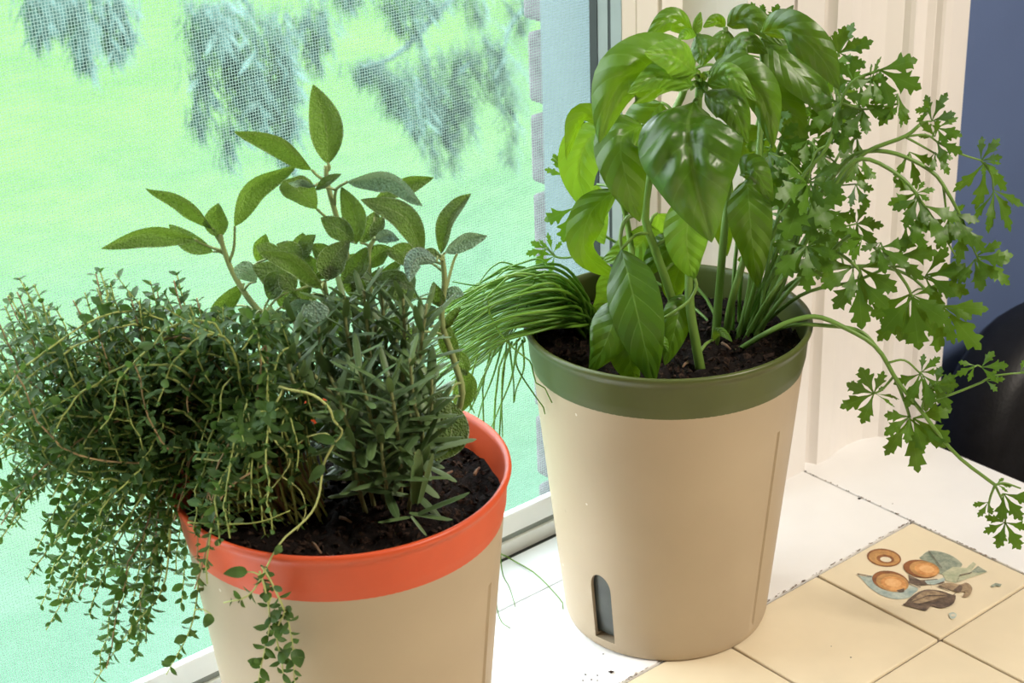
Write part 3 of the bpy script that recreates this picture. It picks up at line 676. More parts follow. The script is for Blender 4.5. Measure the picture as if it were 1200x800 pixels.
# ------------------------------------------------------------------ PARSLEY
parsley = empty('parsley_plant', onz(875, 392, SOIL_Z), 'flat leaf parsley with long arching stems leaning over the counter', 'parsley')
LOBE = [(0.0, .020), (.18, .045), (.32, .085), (.42, .135), (.50, .20), (.58, .275), (.645, .325), (.655, .175), (.73, .195), (.80, .235), (.855, .255), (.862, .105), (.92, .115), (.95, .075), (1.0, .006)]
def parsley_leaflet(base, tip, depthb, deptht, wfac=1.0, roll=0.0, arch=0.12, seed=0, lobes=3, side=.84, ang=44):
    rg = random.Random(seed * 31 + 5)
    b = B(base[0], base[1], depthb); t = B(tip[0], tip[1], deptht); Ld = (t - b).length
    V = (CAM - b).normalized(); Tn = (t - b).normalized(); S = Tn.cross(V).normalized(); Nn = S.cross(Tn).normalized()
    if Nn.dot(V) < 0: Nn = -Nn
    a = math.radians(roll); S2 = S * math.cos(a) + Nn * math.sin(a); N2 = Nn * math.cos(a) - S * math.sin(a)
    v = []; f = []; uv = []
    conf = [(0, 1.0)] + ([(ang + rg.uniform(-6, 6), side * rg.uniform(.9, 1.08)), (-ang + rg.uniform(-6, 6), side * rg.uniform(.9, 1.08))] if lobes == 3 else [])
    for (an, ln) in conf:
        ca, sa = math.cos(math.radians(an)), math.sin(math.radians(an)); k0 = len(v); off = rg.uniform(-.03, .03)
        lw = .74 * wfac * rg.uniform(.9, 1.1)
        for (s, w) in LOBE:
            jl = rg.uniform(.85, 1.12); jr = rg.uniform(.85, 1.12)
            for q, sv in ((-w * jl, -1), (-w * jl * .5, -.5), (0, 0), (w * jr * .5, .5), (w * jr, 1)):
                x = s * ln; y = q * ln * lw
                X = x * ca - y * sa; Y = x * sa + y * ca
                h = arch * (X - X * X) * 1.6 - .22 * Y * Y + .05 * abs(Y) + .045 * noise.noise(Vector((X * 4, Y * 4, seed * 1.7)))
                v.append(b + Tn * (X * Ld) + S2 * (Y * Ld) + N2 * (h * Ld)); uv.append((s, sv))
        for i in range(len(LOBE) - 1):
            for k in range(4): q = k0 + i * 5 + k; f.append((q, q + 1, q + 6, q + 5))
    o = mesh_obj('leaflet', v, f, M['parsley'], parsley, True, uv); LEAVES.append([o, parsley, b.copy()]); return o
def pstem(pts, r0=.0014, r1=.0009, n=20, name='stem'):
    P = [B(*p) for p in pts]
    if name == 'stem': P[0] = onz(pts[0][0], pts[0][1], SOIL_Z - .004)
    tube(name, catmull(P, n), r0, r1, M['parsley_stem'], parsley, 6)
# stems: (px, py, depth behind the pot's axis)
pstem([(862, 412, 0), (895, 392, -.03), (925, 377, -.03), (957, 371, -.03), (990, 384, -.035), (1027, 407, -.04), (1052, 447, -.045), (1080, 482, -.05), (1120, 532, -.055), (1166, 568, -.06)], .0019, .0011, 32)
pstem([(866, 408, 0), (920, 382, -.024), (975, 382, -.03), (1008, 388, -.034), (1027, 407, -.038), (1046, 437, -.04), (1060, 470, -.045), (1066, 489, -.045)], .0016, .001, 26)
pstem([(872, 400, 0), (905, 345, .0), (950, 270, .0), (985, 215, .0), (1012, 180, .0), (1060, 160, .0), (1078, 146, .0)], .0020, .0011, 26)
pstem([(874, 396, 0), (900, 330, .01), (945, 250, .01), (985, 195, .01), (1012, 178, .005), (1050, 180, .0), (1092, 201, -.005), (1112, 228, -.01), (1128, 258, -.01)], .0019, .001, 28)
pstem([(878, 394, 0), (910, 340, .0), (955, 265, -.01), (985, 205, -.01), (1012, 186, -.01), (1050, 203, -.015), (1074, 228, -.02), (1085, 262, -.02)], .0018, .001, 26)
pstem([(868, 398, 0), (892, 310, -.01), (915, 250, -.01), (942, 205, -.01), (970, 170, -.01), (985, 120, .0), (1000, 95, .0), (1031, 82, .0)], .0018, .0009, 26)
pstem([(880, 398, 0), (915, 352, -.01), (945, 320, -.015), (975, 295, -.02), (1006, 315, -.025), (1006, 326, -.025)], .0016, .0009, 22)
pstem([(884, 396, 0), (920, 345, .0), (960, 310, .0), (1000, 275, -.005), (1035, 300, -.01), (1060, 330, -.01), (1069, 348, -.012)], .0016, .0009, 22)
pstem([(870, 392, 0), (888, 300, .02), (905, 200, .03), (930, 130, .03), (955, 90, .02), (983, 62, .02)], .0016, .0009, 22)
pstem([(858, 396, 0), (862, 300, .03), (880, 180, .05), (900, 90, .05), (907, 30, .05)], .0016, .0009, 22)
pstem([(876, 386, 0), (930, 330, .02), (1000, 312, .02), (1060, 320, .015), (1103, 358, .01)], .0015, .0009, 22)
pstem([(882, 390, 0), (940, 345, .0), (1000, 330, -.005), (1050, 312, -.005), (1085, 326, -.005)], .0014, .0008, 22)
pstem([(866, 388, 0), (868, 330, .02), (880, 270, .03), (930, 215, .02), (950, 205, .01)], .0015, .0009)
pstem([(870, 402, 0), (900, 350, -.02), (930, 310, -.02), (945, 290, -.02)], .0014, .0009)
pstem([(846, 388, 0), (820, 340, .05), (760, 300, .07), (700, 270, .07), (665, 205, .07), (648, 184, .07)], .0012, .0007)
pstem([(842, 388, 0), (800, 350, .06), (730, 310, .08), (690, 300, .08), (655, 302, .08), (640, 290, .08)], .0011, .0007)
# side branches
for br in ([(1040, 425, -.043), (1060, 422, -.045), (1078, 437, -.045)], [(1048, 440, -.043), (1034, 456, -.043), (1024, 461, -.043)], [(1080, 482, -.05), (1084, 465, -.05), (1097, 448, -.05)],
           [(1092, 470, -.05), (1115, 462, -.05), (1150, 448, -.05), (1165, 440, -.05), (1205, 436, -.05)], [(1085, 455, -.05), (1120, 440, -.05), (1145, 428, -.05)], [(1166, 568, -.06), (1178, 566, -.06), (1196, 572, -.06)],
           [(1166, 568, -.06), (1160, 584, -.06), (1158, 600, -.06)], [(1166, 568, -.06), (1178, 595, -.06), (1178, 612, -.06)], [(1060, 160, 0), (1085, 158, 0), (1098, 166, 0)], [(1098, 166, 0), (1125, 180, .0), (1150, 188, .0)],
           [(1060, 160, 0), (1075, 168, 0), (1096, 180, 0)], [(1150, 188, 0), (1162, 205, 0), (1164, 222, 0)], [(1105, 215, -.006), (1108, 240, -.01), (1110, 252, -.01)], [(985, 120, 0), (1012, 128, 0), (1052, 122, 0)],
           [(970, 170, -.01), (955, 180, -.01), (946, 215, -.012)], [(1074, 228, -.02), (1095, 258, -.02), (1120, 300, -.02)], [(1006, 315, -.025), (1030, 305, -.026), (1050, 300, -.026)], [(955, 265, -.01), (975, 268, -.012), (1004, 262, -.014)],
           [(1128, 258, -.01), (1140, 290, -.012), (1148, 305, -.012)], [(1078, 146, 0), (1084, 132, 0), (1090, 125, 0)], [(1000, 95, 0), (1020, 92, 0), (1024, 88, 0)]):
    pstem(br, .0009, .0006, 9, 'petiole')
LL = [  # base, tip, depth base, depth tip, width, roll, arch, lobes
 ((905, 36), (912, 4), .05, .045, 1, 10, .1, 3), ((893, 22), (880, 2), .055, .055, .9, 40, .1, 3),
 ((983, 62), (990, 30), .02, .015, 1, 0, .1, 3), ((984, 62), (1024, 48), .02, .01, .95, 10, .2, 3), ((984, 66), (950, 40), .025, .025, .9, 30, .1, 3),
 ((1031, 82), (1080, 104), .0, -.01, 1.15, 0, .2, 3), ((1021, 96), (1033, 66), .0, .0, .8, 65, .1, 3), ((1022, 92), (1010, 125), .0, -.01, 1, 20, .2, 3),
 ((1000, 95), (980, 72), .0, .005, 1, 10, .1, 3), ((1005, 118), (1046, 140), .0, -.01, 1, 10, .2, 3), ((1012, 128), (990, 160), .0, -.01, 1, 0, .1, 3), ((1052, 122), (1056, 150), .0, -.01, .7, 60, .1, 3),
 ((985, 120), (950, 150), .0, -.01, 1, 10, .2, 3), ((1052, 110), (1030, 148), .005, 0, .9, 10, .2, 3),
 ((1090, 130), (1072, 128), .0, -.005, 1, 20, .1, 3), ((1092, 142), (1110, 108), .0, 0, .9, 30, .1, 3), ((1098, 150), (1128, 160), .0, -.01, .95, 20, .2, 3), ((1096, 160), (1080, 142), .0, 0, 1, 10, .1, 3),
 ((1098, 166), (1128, 180), .0, -.01, 1, 10, .2, 3), ((1096, 180), (1112, 205), .0, -.005, 1, 30, .2, 3), ((1096, 178), (1094, 196), .0, 0, .8, 40, .1, 3),
 ((1150, 188), (1172, 162), .0, 0, .9, 25, .1, 3), ((1152, 190), (1170, 205), .0, -.01, .8, 30, .2, 3), ((1154, 190), (1143, 246), .0, 0, .7, 35, .2, 3), ((1164, 222), (1184, 272), .0, -.004, .6, 40, .1, 3), ((1164, 224), (1158, 274), .0, 0, .55, 40, .1, 3),
 ((946, 215), (908, 232), -.012, -.03, 1.05, 0, .2, 3), ((948, 212), (990, 226), -.012, -.025, 1, 10, .2, 3), ((945, 218), (920, 282), -.012, -.03, 1.1, 0, .2, 3), ((950, 240), (992, 270), -.012, -.03, 1.1, 5, .2, 3),
 ((945, 290), (946, 342), -.02, -.03, 1.05, 0, .1, 3), ((945, 288), (908, 322), -.02, -.03, 1, 0, .2, 3), ((947, 288), (985, 302), -.02, -.03, .95, 0, .2, 3),
 ((1000, 312), (962, 338), -.022, -.03, .95, 0, .15, 3), ((1004, 262), (1028, 288), -.014, -.025, 1, 0, .2, 3), ((1004, 262), (1014, 238), -.014, -.015, 1, 10, .1, 3), ((1010, 280), (984, 292), -.02, -.03, 1, 20, .2, 3),
 ((1006, 326), (1010, 386), -.026, -.035, 1.05, 0, .1, 3), ((1008, 314), (1052, 342), -.026, -.034, 1, 5, .2, 3), ((1030, 290), (1066, 312), -.02, -.03, 1, 10, .2, 3), ((1032, 284), (1020, 310), -.02, -.03, .9, 10, .1, 3),
 ((1050, 300), (1100, 296), -.02, -.03, 1, 0, .2, 3), ((1074, 226), (1040, 240), -.02, -.025, 1, 10, .2, 3), ((1074, 226), (1096, 222), -.02, -.02, 1, 20, .2, 3), ((1076, 232), (1060, 268), -.02, -.03, 1, 0, .2, 3), ((1080, 240), (1108, 292), -.02, -.03, .85, 25, .2, 3), ((1062, 262), (1086, 292), -.02, -.03, 1, 0, .2, 3),
 ((1066, 178), (1074, 222), .0, .0, .7, 30, .1, 3), ((1112, 250), (1140, 290), -.01, -.02, .9, 25, .3, 3), ((1110, 252), (1130, 262), -.01, 0, 1, 0, .1, 3), ((1112, 254), (1098, 292), -.01, -.02, 1, 20, .2, 3),
 ((1069, 348), (1077, 410), -.012, -.025, 1.1, 0, .12, 3), ((1062, 360), (1028, 400), -.01, -.015, .9, 10, .1, 3), ((1070, 346), (1106, 366), -.012, -.02, .9, 10, .2, 3), ((1066, 345), (1054, 400), .0, -.005, 1, 0, .2, 3),
 ((1103, 358), (1150, 410), .01, .0, .95, 5, .12, 3), ((1103, 358), (1118, 404), .01, .0, .7, 10, .12, 3), ((1085, 326), (1136, 344), -.005, -.012, 1, 0, .15, 3), ((1085, 322), (1140, 318), -.005, -.01, .9, 10, .2, 3),
 ((1144, 300), (1182, 308), -.012, -.02, 1, 10, .25, 3), ((1146, 304), (1184, 334), -.012, -.02, .9, 20, .2, 3), ((1142, 304), (1150, 342), -.012, -.02, 1, 10, .2, 3), ((1128, 262), (1122, 310), -.012, -.02, .9, 20, .2, 3),
 ((1024, 461), (984, 478), -.043, -.045, 1, 0, .1, 3), ((1024, 461), (1008, 430), -.043, -.043, 1.1, 0, .1, 3), ((1026, 461), (1054, 468), -.043, -.04, .6, 55, .1, 3),
 ((1078, 438), (1062, 478), -.045, -.052, 1, 0, .15, 3), ((1080, 436), (1102, 418), -.045, -.045, .9, 10, .1, 3), ((1097, 450), (1120, 440), -.05, -.055, 1.2, 0, .2, 3), ((1090, 446), (1114, 480), -.048, -.055, 1, 0, .15, 3), ((1082, 440), (1092, 478), -.048, -.055, .9, 15, .15, 3),
 ((1066, 488), (1036, 510), -.045, -.05, 1.05, 0, .12, 3), ((1066, 490), (1076, 554), -.045, -.052, .85, 0, .1, 3), ((1070, 490), (1114, 518), -.046, -.055, 1.1, 0, .12, 3),
 ((1142, 428), (1120, 440), -.05, -.052, .8, 10, .1, 3), ((1150, 430), (1182, 428), -.05, -.055, 1, 10, .1, 3), ((1156, 446), (1178, 444), -.05, -.055, .9, 20, .1, 3), ((1196, 436), (1215, 428), -.05, -.05, .9, 20, .1, 3),
 ((1168, 567), (1186, 570), -.06, -.06, .8, 45, .1, 3), ((1176, 578), (1198, 610), -.06, -.065, 1, 0, .12, 3), ((1158, 588), (1146, 606), -.06, -.06, 1, 25, .1, 3), ((1178, 612), (1152, 624), -.06, -.062, 1, 10, .15, 3), ((1178, 612), (1196, 644), -.06, -.065, 1, 0, .12, 3),
 ((664, 206), (648, 180), .07, .07, .9, 20, .1, 3), ((672, 244), (660, 284), .06, .055, 1.2, 0, .1, 3), ((678, 250), (690, 280), .06, .055, 1, 0, .1, 3), ((640, 292), (616, 298), .08, .08, 1, 0, .1, 3), ((648, 296), (642, 272), .08, .08, .7, 30, .1, 3), ((650, 300), (628, 312), .08, .08, .8, 0, .1, 3), ((770, 60), (745, 46), .06, .06, .8, 0, .1, 3),
]
for k, (b_, t_, d0, d1, w_, r_, a_, lo) in enumerate(LL): parsley_leaflet(b_, t_, d0, d1, w_, r_, a_, k + 1, lo)
rg = random.Random(77)
for k in range(70):       # the crowded heart of the plant, behind the basil
    px = rg.uniform(895, 1010); py = rg.uniform(70, 300)
    if px > 985 and not 120 < py < 240 and rg.random() < .8: continue
    an = rg.uniform(0, 6.283); ln = rg.uniform(26, 42); d = rg.uniform(.0, .075)
    parsley_leaflet((px, py), (px + ln * math.cos(an), py + ln * abs(math.sin(an)) * .9), d, d - .012, 1.05, rg.uniform(-30, 30), .15, 300 + k)
for k in range(14):       # fine stems in the heart
    x0 = rg.uniform(860, 892); px = rg.uniform(897, 990); py = rg.uniform(90, 280)
    pstem([(x0, rg.uniform(384, 408), 0), (x0 + (px - x0) * .3 + 4, 330, .01), (x0 + (px - x0) * .7, (py + 330) / 2 - 10, .02), (px, py, .03)], .0014, .0008, 14)

# ------------------------------------------------------------------ CHIVES
chives = empty('chive_clump', onz(690, 386, SOIL_Z), 'clump of chives arching over the left edge of the green rimmed planter', 'chives')
rg = random.Random(12)
for k in range(150):
    bx = rg.gauss(692, 12); by = rg.gauss(386, 7)
    p0 = onz(min(712, max(664, bx)), max(372, min(398, by)), SOIL_Z - .003)
    lay = rg.random()                      # 0 top of the sheaf, 1 bottom
    dd = rg.uniform(-.035, .045)
    ax = rg.uniform(605, 655); ay = 314 + lay * 78 + rg.gauss(0, 4)
    ex = rg.uniform(500, 556); ey = 346 + lay * 88 + rg.gauss(0, 7) + (556 - ex) * .35
    pts = [p0, B(678 - lay * 8 + rg.gauss(0, 5), 342 + lay * 38 + rg.gauss(0, 4), dd * .6 + .01), B(ax, ay, dd), B((ax + ex) / 2, (ay * .62 + ey * .38) - 2, dd * 1.1), B(ex, ey, dd * 1.2)]
    r = rg.uniform(.0010, .0016)
    tube('blade', drape(catmull(pts, 22), POT_R, r), r, r * .35, M['chive'], chives, 5)
for pts in ([(620, 350, -.03), (585, 372, -.03), (572, 352, -.034), (574, 368, -.036), (590, 396, -.036), (612, 416, -.034), (640, 436, -.034), (678, 462, -.036)][2:],
            [(620, 395, -.02), (608, 408, -.03), (606, 430, -.03), (628, 465, -.034), (643, 484, -.034)], [(600, 400, .0), (590, 430, .0), (588, 470, .0), (589, 512, .0)], [(606, 398, .01), (600, 440, .01), (585, 478, .01), (576, 500, .01)],
            [(590, 398, .01), (578, 440, .01), (566, 470, .01), (560, 490, .01)], [(575, 410, 0), (568, 440, 0), (556, 470, 0), (548, 484, 0)], [(560, 415, 0), (553, 440, 0), (551, 470, 0), (556, 484, 0)], [(612, 398, .02), (614, 430, .02), (605, 456, .02), (603, 470, .02)],
            [(596, 398, .02), (600, 430, .02), (602, 450, .02), (602, 472, .02)], [(582, 404, -.01), (572, 430, -.01), (563, 448, -.01), (552, 480, -.01)], [(548, 420, -.01), (545, 450, -.01), (552, 480, -.01)], [(640, 318, -.02), (612, 345, -.03), (602, 380, -.03)][::1],
            [(655, 334, -.01), (635, 305, .0), (612, 308, .0), (590, 318, .0), (565, 345, .0)], [(660, 345, 0), (600, 310, .02), (578, 312, .02), (558, 336, .02)], [(640, 318, .01), (590, 325, .0), (560, 334, .0), (530, 330, 0)]):
    tube('blade', drape(catmull([B(*p) for p in pts], 22), POT_R, .0008, False), .0008, .0004, M['chive'], chives, 5)
# long blades trailing down to the sill behind the orange rimmed planter
tube('blade', drape(catmull([B(612, 396, .0), B(585, 430, .01), B(577, 560, .015), onz(584, 640, .03), onz(594, 652, .004), onz(625, 670, .0022), onz(648, 692, .002), onz(665, 713, .0015)], 22), POT_R, .0008, False), .0008, .0004, M['chive'], chives, 5)
tube('blade', drape(catmull([B(622, 398, .0), B(594, 430, .0), B(583, 560, .005), onz(586, 640, .03), onz(589, 672, .01), onz(597, 688, .004), onz(604, 711, .0015)], 20), POT_R, .0008, False), .0007, .0003, M['chive'], chives, 5)
tube('blade', drape(catmull([B(590, 402, .0), B(566, 450, .0), B(575, 600, .005), onz(580, 690, .02), onz(586, 725, .004), onz(598, 736, .0015)], 20), POT_R, .0008, False), .0007, .0003, M['chive'], chives, 5)

# ------------------------------------------------------------------ SAGE
sage = empty('sage_plant', onz(430, 540, SOIL_Z), 'sage plant with tall grey green velvety leaves in the orange rimmed planter', 'sage')
def Lp(px, py, d): return onplane(px, py, POT_L, d)
def sl(b_, t_, w, d0=.02, d1=.02, roll=0, cup=.12, bend=(0, 0), mat='sage', md=0.0, seed=0, pet=None):
    mx = (b_[0] + t_[0]) / 2 + bend[0]; my = (b_[1] + t_[1]) / 2 + bend[1]
    P = [Lp(b_[0], b_[1], d0), Lp(mx, my, (d0 + d1) / 2 + md), Lp(t_[0], t_[1], d1)]
    o = blade(sage, P, w * .96 / ppm(P[1]), M[mat], roll * 1.3, roll * 1.3, (.62 if abs(roll) >= 20 else cup * 1.6 + .2), prof_lance, 16, 8, .05, .16, seed + 100, quilt=7, fold=1.15)
    LEAVES.append([o, sage, P[0].copy()])
    if pet: tube('petiole', catmull([Lp(*q) for q in pet] + [P[0].lerp(P[1], .05)], 7), .0009, .0007, M['sage_stem'], sage, 5)
SG = [((384, 192), (367, 99), 42, .03, .03, 0, .1, (6, 0), 'sage'), ((365, 199), (274, 154), 34, .03, .01, 30, -.2, (6, -12), 'sage'), ((275, 265), (348, 193), 36, .03, .03, -25, .1, (-16, -10), 'sage'),
      ((371, 245), (333, 211), 38, .03, .01, 15, -.3, (-4, -6), 'sage'), ((370, 222), (400, 204), 14, .02, .01, 20, .1, (0, 0), 'sage'), ((368, 218), (338, 214), 16, .02, .0, 40, -.2, (0, -4), 'sage_silver'), ((249, 268), (171, 221), 26, .03, .02, 30, -.2, (6, -8), 'sage'),
      ((258, 278), (256, 238), 30, .03, .03, 0, .1, (-4, 0), 'sage'), ((228, 281), (119, 291), 28, .03, .0, 20, -.2, (0, -12), 'sage'), ((249, 295), (198, 263), 24, .03, .03, 10, 0, (-2, 4), 'sage'),
      ((407, 213), (495, 241), 32, .02, .01, -25, -.25, (6, -18), 'sage_silver'), ((440, 233), (508, 208), 24, .05, .05, -20, .1, (2, -6), 'sage'), ((496, 296), (423, 234), 33, .01, .01, 0, .1, (12, -12), 'sage'),
      ((517, 297), (552, 227), 28, .02, .02, 25, .15, (-6, -6), 'sage'), ((522, 296), (571, 276), 26, .02, .02, -25, .1, (-2, -6), 'sage_silver'), ((418, 285), (400, 219), 30, .02, .02, 10, .1, (6, -2), 'sage'),
      ((415, 282), (376, 255), 28, .01, .01, 10, 0, (0, -2), 'sage'), ((422, 285), (442, 247), 24, .03, .04, 0, .1, (2, 0), 'sage'), ((437, 282), (450, 253), 17, .03, .03, 15, .1, (0, 0), 'sage'), ((441, 281), (468, 281), 20, .02, .01, -20, -.1, (0, -6), 'sage_silver'),
      ((512, 306), (480, 330), 26, .01, .0, 10, -.5, (-8, -14), 'sage_silver'), ((494, 300), (517, 302), 14, .01, .01, 30, -.2, (0, -3), 'sage'), ((385, 328), (410, 281), 36, .0, .0, 0, .1, (-8, 0), 'sage'), ((400, 332), (430, 289), 28, .01, .01, 0, .1, (4, 0), 'sage'), ((388, 305), (366, 286), 22, .02, .02, 0, 0, (0, 0), 'sage'),
      ((377, 338), (304, 295), 28, -.01, -.02, 20, -.15, (4, -10), 'sage'), ((330, 300), (300, 288), 20, .03, .03, 0, 0, (0, 0), 'sage'), ((352, 308), (324, 286), 22, .02, .02, 10, 0, (4, -4), 'sage'), ((368, 322), (360, 298), 20, .03, .03, 0, .1, (0, 0), 'sage'), ((338, 342), (296, 312), 34, .01, .01, 0, -.1, (4, -4), 'sage'), ((346, 340), (328, 320), 24, .0, .0, 0, 0, (0, 0), 'sage'),
      ((372, 378), (368, 352), 32, -.02, -.02, 0, -.1, (0, 0), 'sage_silver'), ((348, 376), (312, 368), 22, -.01, -.01, 30, -.1, (0, -4), 'sage_silver'), ((286, 332), (249, 382), 26, .03, .03, 15, .1, (-8, 2), 'sage'), ((300, 330), (274, 314), 26, .02, .01, 10, -.2, (0, -4), 'sage_silver'),
      ((268, 358), (246, 386), 22, .04, .04, 0, .1, (4, 2), 'sage'), ((300, 368), (334, 406), 30, .01, .01, 0, .1, (2, -4), 'sage'), ((330, 404), (304, 372), 24, .02, .02, 0, .1, (-4, 6), 'sage'), ((410, 320), (440, 334), 24, .02, .01, 0, 0, (0, 0), 'sage'), ((440, 330), (486, 340), 24, .02, .01, 20, -.1, (0, -6), 'sage'), ((428, 352), (402, 316), 26, .02, .02, 0, 0, (0, 0), 'sage'), ((444, 340), (470, 304), 20, .03, .03, 10, 0, (0, 0), 'sage'),
      ((536, 425), (520, 372), 24, .02, .02, 0, .1, (-4, 0), 'sage'), ((538, 430), (536, 486), 30, .03, .04, 0, .1, (8, -4), 'sage'), ((528, 470), (510, 540), 42, .01, -.01, 0, -.1, (10, 4), 'sage'), ((526, 462), (498, 505), 36, .0, -.01, 10, -.1, (0, -4), 'sage'), ((520, 360), (508, 330), 22, .02, .02, 20, 0, (0, 0), 'sage'), ((530, 408), (546, 440), 18, .03, .03, 0, .1, (4, 0), 'sage'), ((522, 385), (540, 360), 14, .02, .02, 20, .1, (0, 0), 'sage'), ((520, 350), (544, 345), 16, .02, .02, 10, 0, (0, -4), 'sage_silver'),
      ((400, 420), (372, 396), 30, .03, .03, 0, 0, (0, 0), 'sage'), ((440, 400), (462, 372), 28, .04, .04, 0, 0, (0, 0), 'sage'), ((360, 420), (340, 400), 26, .03, .03, 0, 0, (0, 0), 'sage'), ((480, 410), (492, 380), 24, .04, .04, 0, 0, (0, 0), 'sage'), ((392, 370), (420, 352), 26, .03, .03, 0, 0, (0, 0), 'sage'), ((350, 360), (322, 340), 26, .03, .03, 0, 0, (0, 0), 'sage'), ((415, 385), (438, 360), 24, .03, .03, 0, 0, (0, 0), 'sage')]
rg = random.Random(44)
for k in range(34):
    x = rg.uniform(300, 500); y = rg.uniform(300, 415); a = rg.uniform(-2.9, -.2); ln = rg.uniform(30, 46); d = rg.uniform(.005, .05)
    SG.append(((x, y), (x + ln * math.cos(a), y + ln * math.sin(a) * .8), rg.uniform(20, 30), d, d - .005, rg.uniform(-30, 30), .1, (0, -4), 'sage_silver' if rg.random() < .25 else 'sage'))
for k, s_ in enumerate(SG): sl(s_[0], s_[1], s_[2], s_[3], s_[4], s_[5], s_[6], s_[7], s_[8], seed=k)
def sstem(pts, r0=.0022, r1=.0013):
    P = [onz(pts[0][0], pts[0][1], SOIL_Z - .004)] + [Lp(*p) for p in pts[1:]]
    tube('stem', catmull(P, 22), r0, r1, M['sage_stem'], sage, 7)
sstem([(440, 545), (425, 460, .02), (415, 360, .02), (405, 292, .025), (395, 256, .03), (384, 216, .03), (382, 194, .03)])
sstem([(420, 548), (380, 450, .02), (330, 390, .02), (296, 356, .025), (274, 322, .03), (262, 292, .03), (258, 274, .03)])
sstem([(505, 545), (540, 470, .02), (533, 425, .02), (518, 378, .02), (521, 330, .02), (518, 298, .02)], .0022, .0014)
sstem([(450, 540), (440, 460, .03), (436, 370, .03), (432, 300, .03), (438, 280, .03)], .002, .0012)
sstem([(410, 550), (385, 460, .020), (385, 370, .018), (380, 330, .002)], .002, .0012)
for q in ([(384, 214, .03), (372, 206, .03), (365, 199, .03)], [(392, 240, .03), (394, 222, .025), (407, 213, .02)], [(262, 290, .03), (254, 278, .03), (249, 268, .03)], [(262, 294, .03), (248, 290, .03), (228, 281, .03)], [(268, 308, .03), (274, 290, .03), (275, 265, .03)], [(384, 200, .03), (386, 196, .03), (384, 190, .03)], [(396, 262, .03), (384, 256, .03), (371, 245, .03)], [(520, 305, .02), (508, 298, .012), (496, 296, .01)], [(297, 415, .0), (300, 395, .0), (307, 372, .0)], [(520, 350, .02), (530, 310, .03), (536, 296, .03)]):
    tube('petiole', catmull([Lp(*p) for p in q], 8), .0010, .0007, M['sage_stem'], sage, 5)

# ------------------------------------------------------------------ shared small leaf meshes
def small_leaf_mesh(name, L, W, mat, fold=.25, bend=.15, rows=((0, .12), (.25, .8), (.5, 1), (.75, .75), (1, .05))):
    v = []; f = []; uv = []
    for (t, w) in rows:
        z = -bend * t * t * L
        for s in (-1, 0, 1): v.append((t * L, s * w * W * .5, z + abs(s) * w * W * fold)); uv.append((t, s))
    for i in range(len(rows) - 1):
        for k in range(2): a = i * 3 + k; f.append((a, a + 1, a + 4, a + 3))
    me = bpy.data.meshes.new(name); me.from_pydata(v, [], f); me.polygons.foreach_set('use_smooth', [True] * len(f))
    ul = me.uv_layers.new(name='UVMap')
    for lp in me.loops: ul.data[lp.index].uv = uv[lp.vertex_index]
    me.materials.append(mat); me.update(); return me
def frame(loc, direc, up, scale):
    X = direc.normalized(); Y = up.cross(X); Y = Y.normalized() if Y.length > 1e-5 else X.orthogonal().normalized(); Z = X.cross(Y)
    return Matrix(((X.x * scale, Y.x * scale, Z.x * scale, loc.x), (X.y * scale, Y.y * scale, Z.y * scale, loc.y), (X.z * scale, Y.z * scale, Z.z * scale, loc.z), (0, 0, 0, 1)))
def scatter(parent, name, items, meshes, stuff_mat, limit=290):
    """items: (matrix, mesh index). The nearest ones become leaves of their own, the rest one joined part."""
    def key(it):
        p = it[0].translation; q = p - CAM; w = q.dot(F); px = 600 + FPX * q.dot(Rt) / w; py = 400 + FPX * q.dot(Dn) / w
        return w + (0 if -5 < px < 1205 and -5 < py < 805 else 10) - it[0].col[0].length * .02
    items.sort(key=key); off = Matrix.Translation(-parent_world(parent))
    for m, k in items[:limit]:
        o = bpy.data.objects.new(name, meshes[k]); COL.objects.link(o); o.parent = parent; o.matrix_basis = off @ m
    if len(items) > limit:
        mb = MB()
        for m, k in items[limit:]:
            me = meshes[k]; mb.add([m @ v.co for v in me.vertices], [tuple(p.vertices) for p in me.polygons])
        o = mb.build(name, stuff_mat, parent); o['kind'] = 'stuff'

